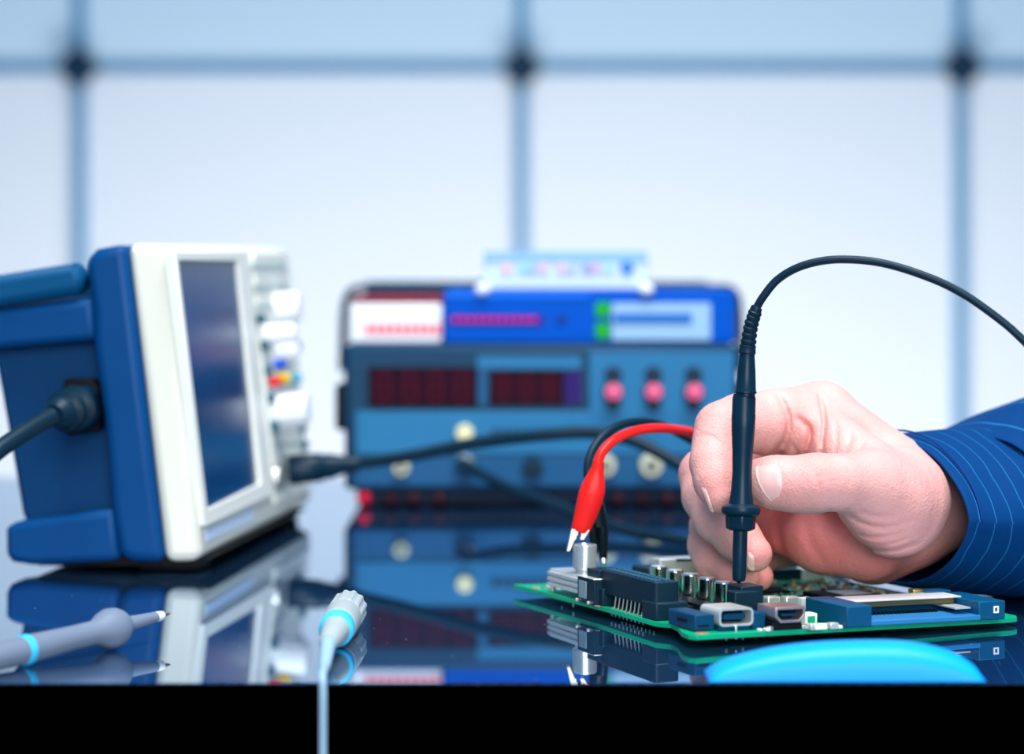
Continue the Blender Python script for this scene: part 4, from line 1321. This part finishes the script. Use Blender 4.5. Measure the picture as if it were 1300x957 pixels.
def sleeve(name, rings, m, seg=96, thick=0.0014, wrinkle=0.0, flat=0.0):
    """rings: (distance along the arm, half width, half height, centre lift, lean, corner) -> a tube of cloth with thickness."""
    bm = bmesh.new()
    uvl = bm.loops.layers.uv.new("UVMap")
    rows = []
    ph = [random.uniform(0, 6.28) for _ in range(6)]
    for t, a, b, lift, lean, corner in rings:
        row = []
        for i in range(seg):
            th = 2 * math.pi * i / seg
            ca, sa = math.cos(th), math.sin(th)
            if sa < 0 and flat:
                sa = -abs(sa) ** (1 - flat * min(1, max(0, t / 0.06)))
            q_ = (th + math.pi) % (2 * math.pi) - math.pi
            ex = 1.0 + corner * max(0.0, 1 - abs(q_) / 0.9) + 0.28 * max(0.0, -ca) ** 2          # a crease where the cuff folds towards the camera
            w = 1 + wrinkle * (0.5 * math.sin(3 * th + 60 * t + ph[0]) + 0.35 * math.sin(5 * th - 90 * t + ph[1]) + 0.3 * math.sin(2 * th + 140 * t + ph[2]) + 0.25 * math.sin(9 * th + 55 * t + ph[3]))
            if sa < 0:
                w = 1 + (w - 1) * (1 - min(1, -sa * 2.5))
            if sa < 0:
                sa *= 1 + 0.20 * max(0.0, -ca) * max(0.0, 1 - t / 0.04)
            p = c_ring + ax * (t + lean * sa) + hz * (a * ca * ex * w) + up * (b * sa * w + lift)
            p.z = max(p.z, 0.0012)
            row.append(bm.verts.new(p))
        rows.append(row)
    for r in range(len(rows) - 1):
        for i in range(seg):
            j_ = (i + 1) % seg
            f_ = bm.faces.new((rows[r][i], rows[r][j_], rows[r + 1][j_], rows[r + 1][i]))
            for lp, (u, v) in zip(f_.loops, ((i, r), (i + 1, r), (i + 1, r + 1), (i, r + 1))):
                lp[uvl].uv = (u / seg, rings[v][0] * 4)
    mb = MB(); mb.bm.free(); mb.bm = bm
    o = mb.build(name, m, person, angle=60)
    s_ = o.modifiers.new("thick", "SOLIDIFY"); s_.thickness = thick; s_.offset = 0
    sb = o.modifiers.new("sub", "SUBSURF"); sb.levels = sb.render_levels = 1
    return o


def interp(keys, n):
    out = []
    for q in range(n + 1):
        t = keys[0][0] + (keys[-1][0] - keys[0][0]) * q / n
        for A_, B_ in zip(keys, keys[1:]):
            if A_[0] <= t <= B_[0] + 1e-9:
                f_ = (t - A_[0]) / (B_[0] - A_[0]); f_ = f_ * f_ * (3 - 2 * f_)
                out.append(tuple(x * (1 - f_) + y * f_ for x, y in zip(A_, B_)))
                break
    return out


shirt_c, shirt_s = shirt_material(36), shirt_material(15)
cuff_keys = [(0.0, .0405, .0258, -.0004, .0, .11), (0.015, .0405, .0278, -.0022, .0, .11), (0.045, .0405, .0303, -.0042, -.004, .10), (0.062, .040, .0303, -.0042, -.012, .08)]
cuff = sleeve("shirt_cuff", interp(cuff_keys, 16), shirt_c, wrinkle=0.022, flat=0.5)
slv_keys = [(0.050, .0410, .0300, -.0036, -.02, .08), (0.058, .0430, .0312, -.0026, -.02, .07), (0.075, .0460, .0340, -.0004, -.018, .05), (0.11, .0490, .0390, .0043, -.005, .03), (0.17, .051, .0420, .007, 0, 0), (0.27, .053, .0460, .010, 0, 0)]
sl = sleeve("shirt_sleeve", interp(slv_keys, 44), shirt_s, wrinkle=0.062, flat=0.5)
# stitched hem along the cuff's edge and the button near its lower side
st = MB()
hemp = []
for i in range(97):
    th = 2 * math.pi * i / 96
    ca, sa = math.cos(th), math.sin(th)
    hemp.append(c_ring + ax * 0.005 + hz * (.0416 * ca * (1 + .11 * max(0.0, 1 - abs((th + math.pi) % (2 * math.pi) - math.pi) / 0.9) + .28 * max(0.0, -ca) ** 2)) + up * (.0274 * sa))
st.tube(hemp, 0.00035, 6, 1)
st.build("hem_stitch", mat("navy_thread", (4, 50, 120), 0.7), cuff)
bp_ = c_ring + ax * 0.028 + hz * 0.026 - up * 0.0235
MB().lathe(bp_, bp_ + (hz * 0.6 - up), [(0, 0.004), (0.0012, 0.004), (0.0014, 0.0034), (0.0010, 0.0028)], 24).build("button", mat("navy_button_plastic", (10, 40, 84), 0.25), cuff)

# ------------------------------------------------------------------ light
w = bpy.data.worlds.new("World"); bpy.context.scene.world = w
w.use_nodes = True
w.node_tree.nodes["Background"].inputs["Color"].default_value = (0.22, 0.55, 0.90, 1)
w.node_tree.nodes["Background"].inputs["Strength"].default_value = 0.42


def area(name, loc, target, size, power, col, size_y=None, spread=180):
    l = bpy.data.lights.new(name, "AREA")
    l.energy = power; l.color = col; l.size = size; l.spread = math.radians(spread)
    if size_y:
        l.shape = "RECTANGLE"; l.size_y = size_y
    o = bpy.data.objects.new(name, l); C.objects.link(o)
    o.location = loc
    o.rotation_euler = (Vector(target) - Vector(loc)).to_track_quat("-Z", "Y").to_euler()
    return o


area("ceiling_light", (0.15, 0.60, 1.50), (0.05, 0.95, 0.0), 0.9, 13, (1.0, 0.985, 0.97), 0.7, 100)
area("added_front_fill", (0.20, -0.75, 0.50), (0.02, 0.95, 0.02), 0.9, 4.2, (1.0, 0.985, 0.965), 0.8, 70)  # unseen fill from low in front, added to lift the palm and camera-facing sides
area("added_wall_fill", (0.08, 1.72, -0.70), (0.05, 2.5, 0.22), 1.2, 15.5, (1.0, 0.97, 0.93), 0.25)  # added lamp hidden behind the desk, brightens the back wall from below

# ------------------------------------------------------------------ camera
cam = bpy.data.cameras.new("camera")
cam.sensor_width = 36.0; cam.sensor_fit = "HORIZONTAL"
cam.lens = F_PX / 1300.0 * 36.0
cam.shift_x = 0.0
cam.shift_y = -(957 / 2 - HZ) / 1300.0
cam.clip_start = 0.01
cam.dof.use_dof = True
cam.dof.focus_distance = 0.836
cam.dof.aperture_fstop = 6.6
co = bpy.data.objects.new("camera", cam); C.objects.link(co)
co.location = (0, 0, CAM_H)
co.rotation_euler = (math.radians(90), 0, 0)
sc = bpy.context.scene
sc.camera = co
sc.view_settings.view_transform = "Standard"
sc.view_settings.look = "None"
sc.view_settings.exposure = 0.0
sc.view_settings.gamma = 1.0
sc.view_settings.use_curve_mapping = False
sc.cycles.max_bounces = 8
sc.cycles.glossy_bounces = 5
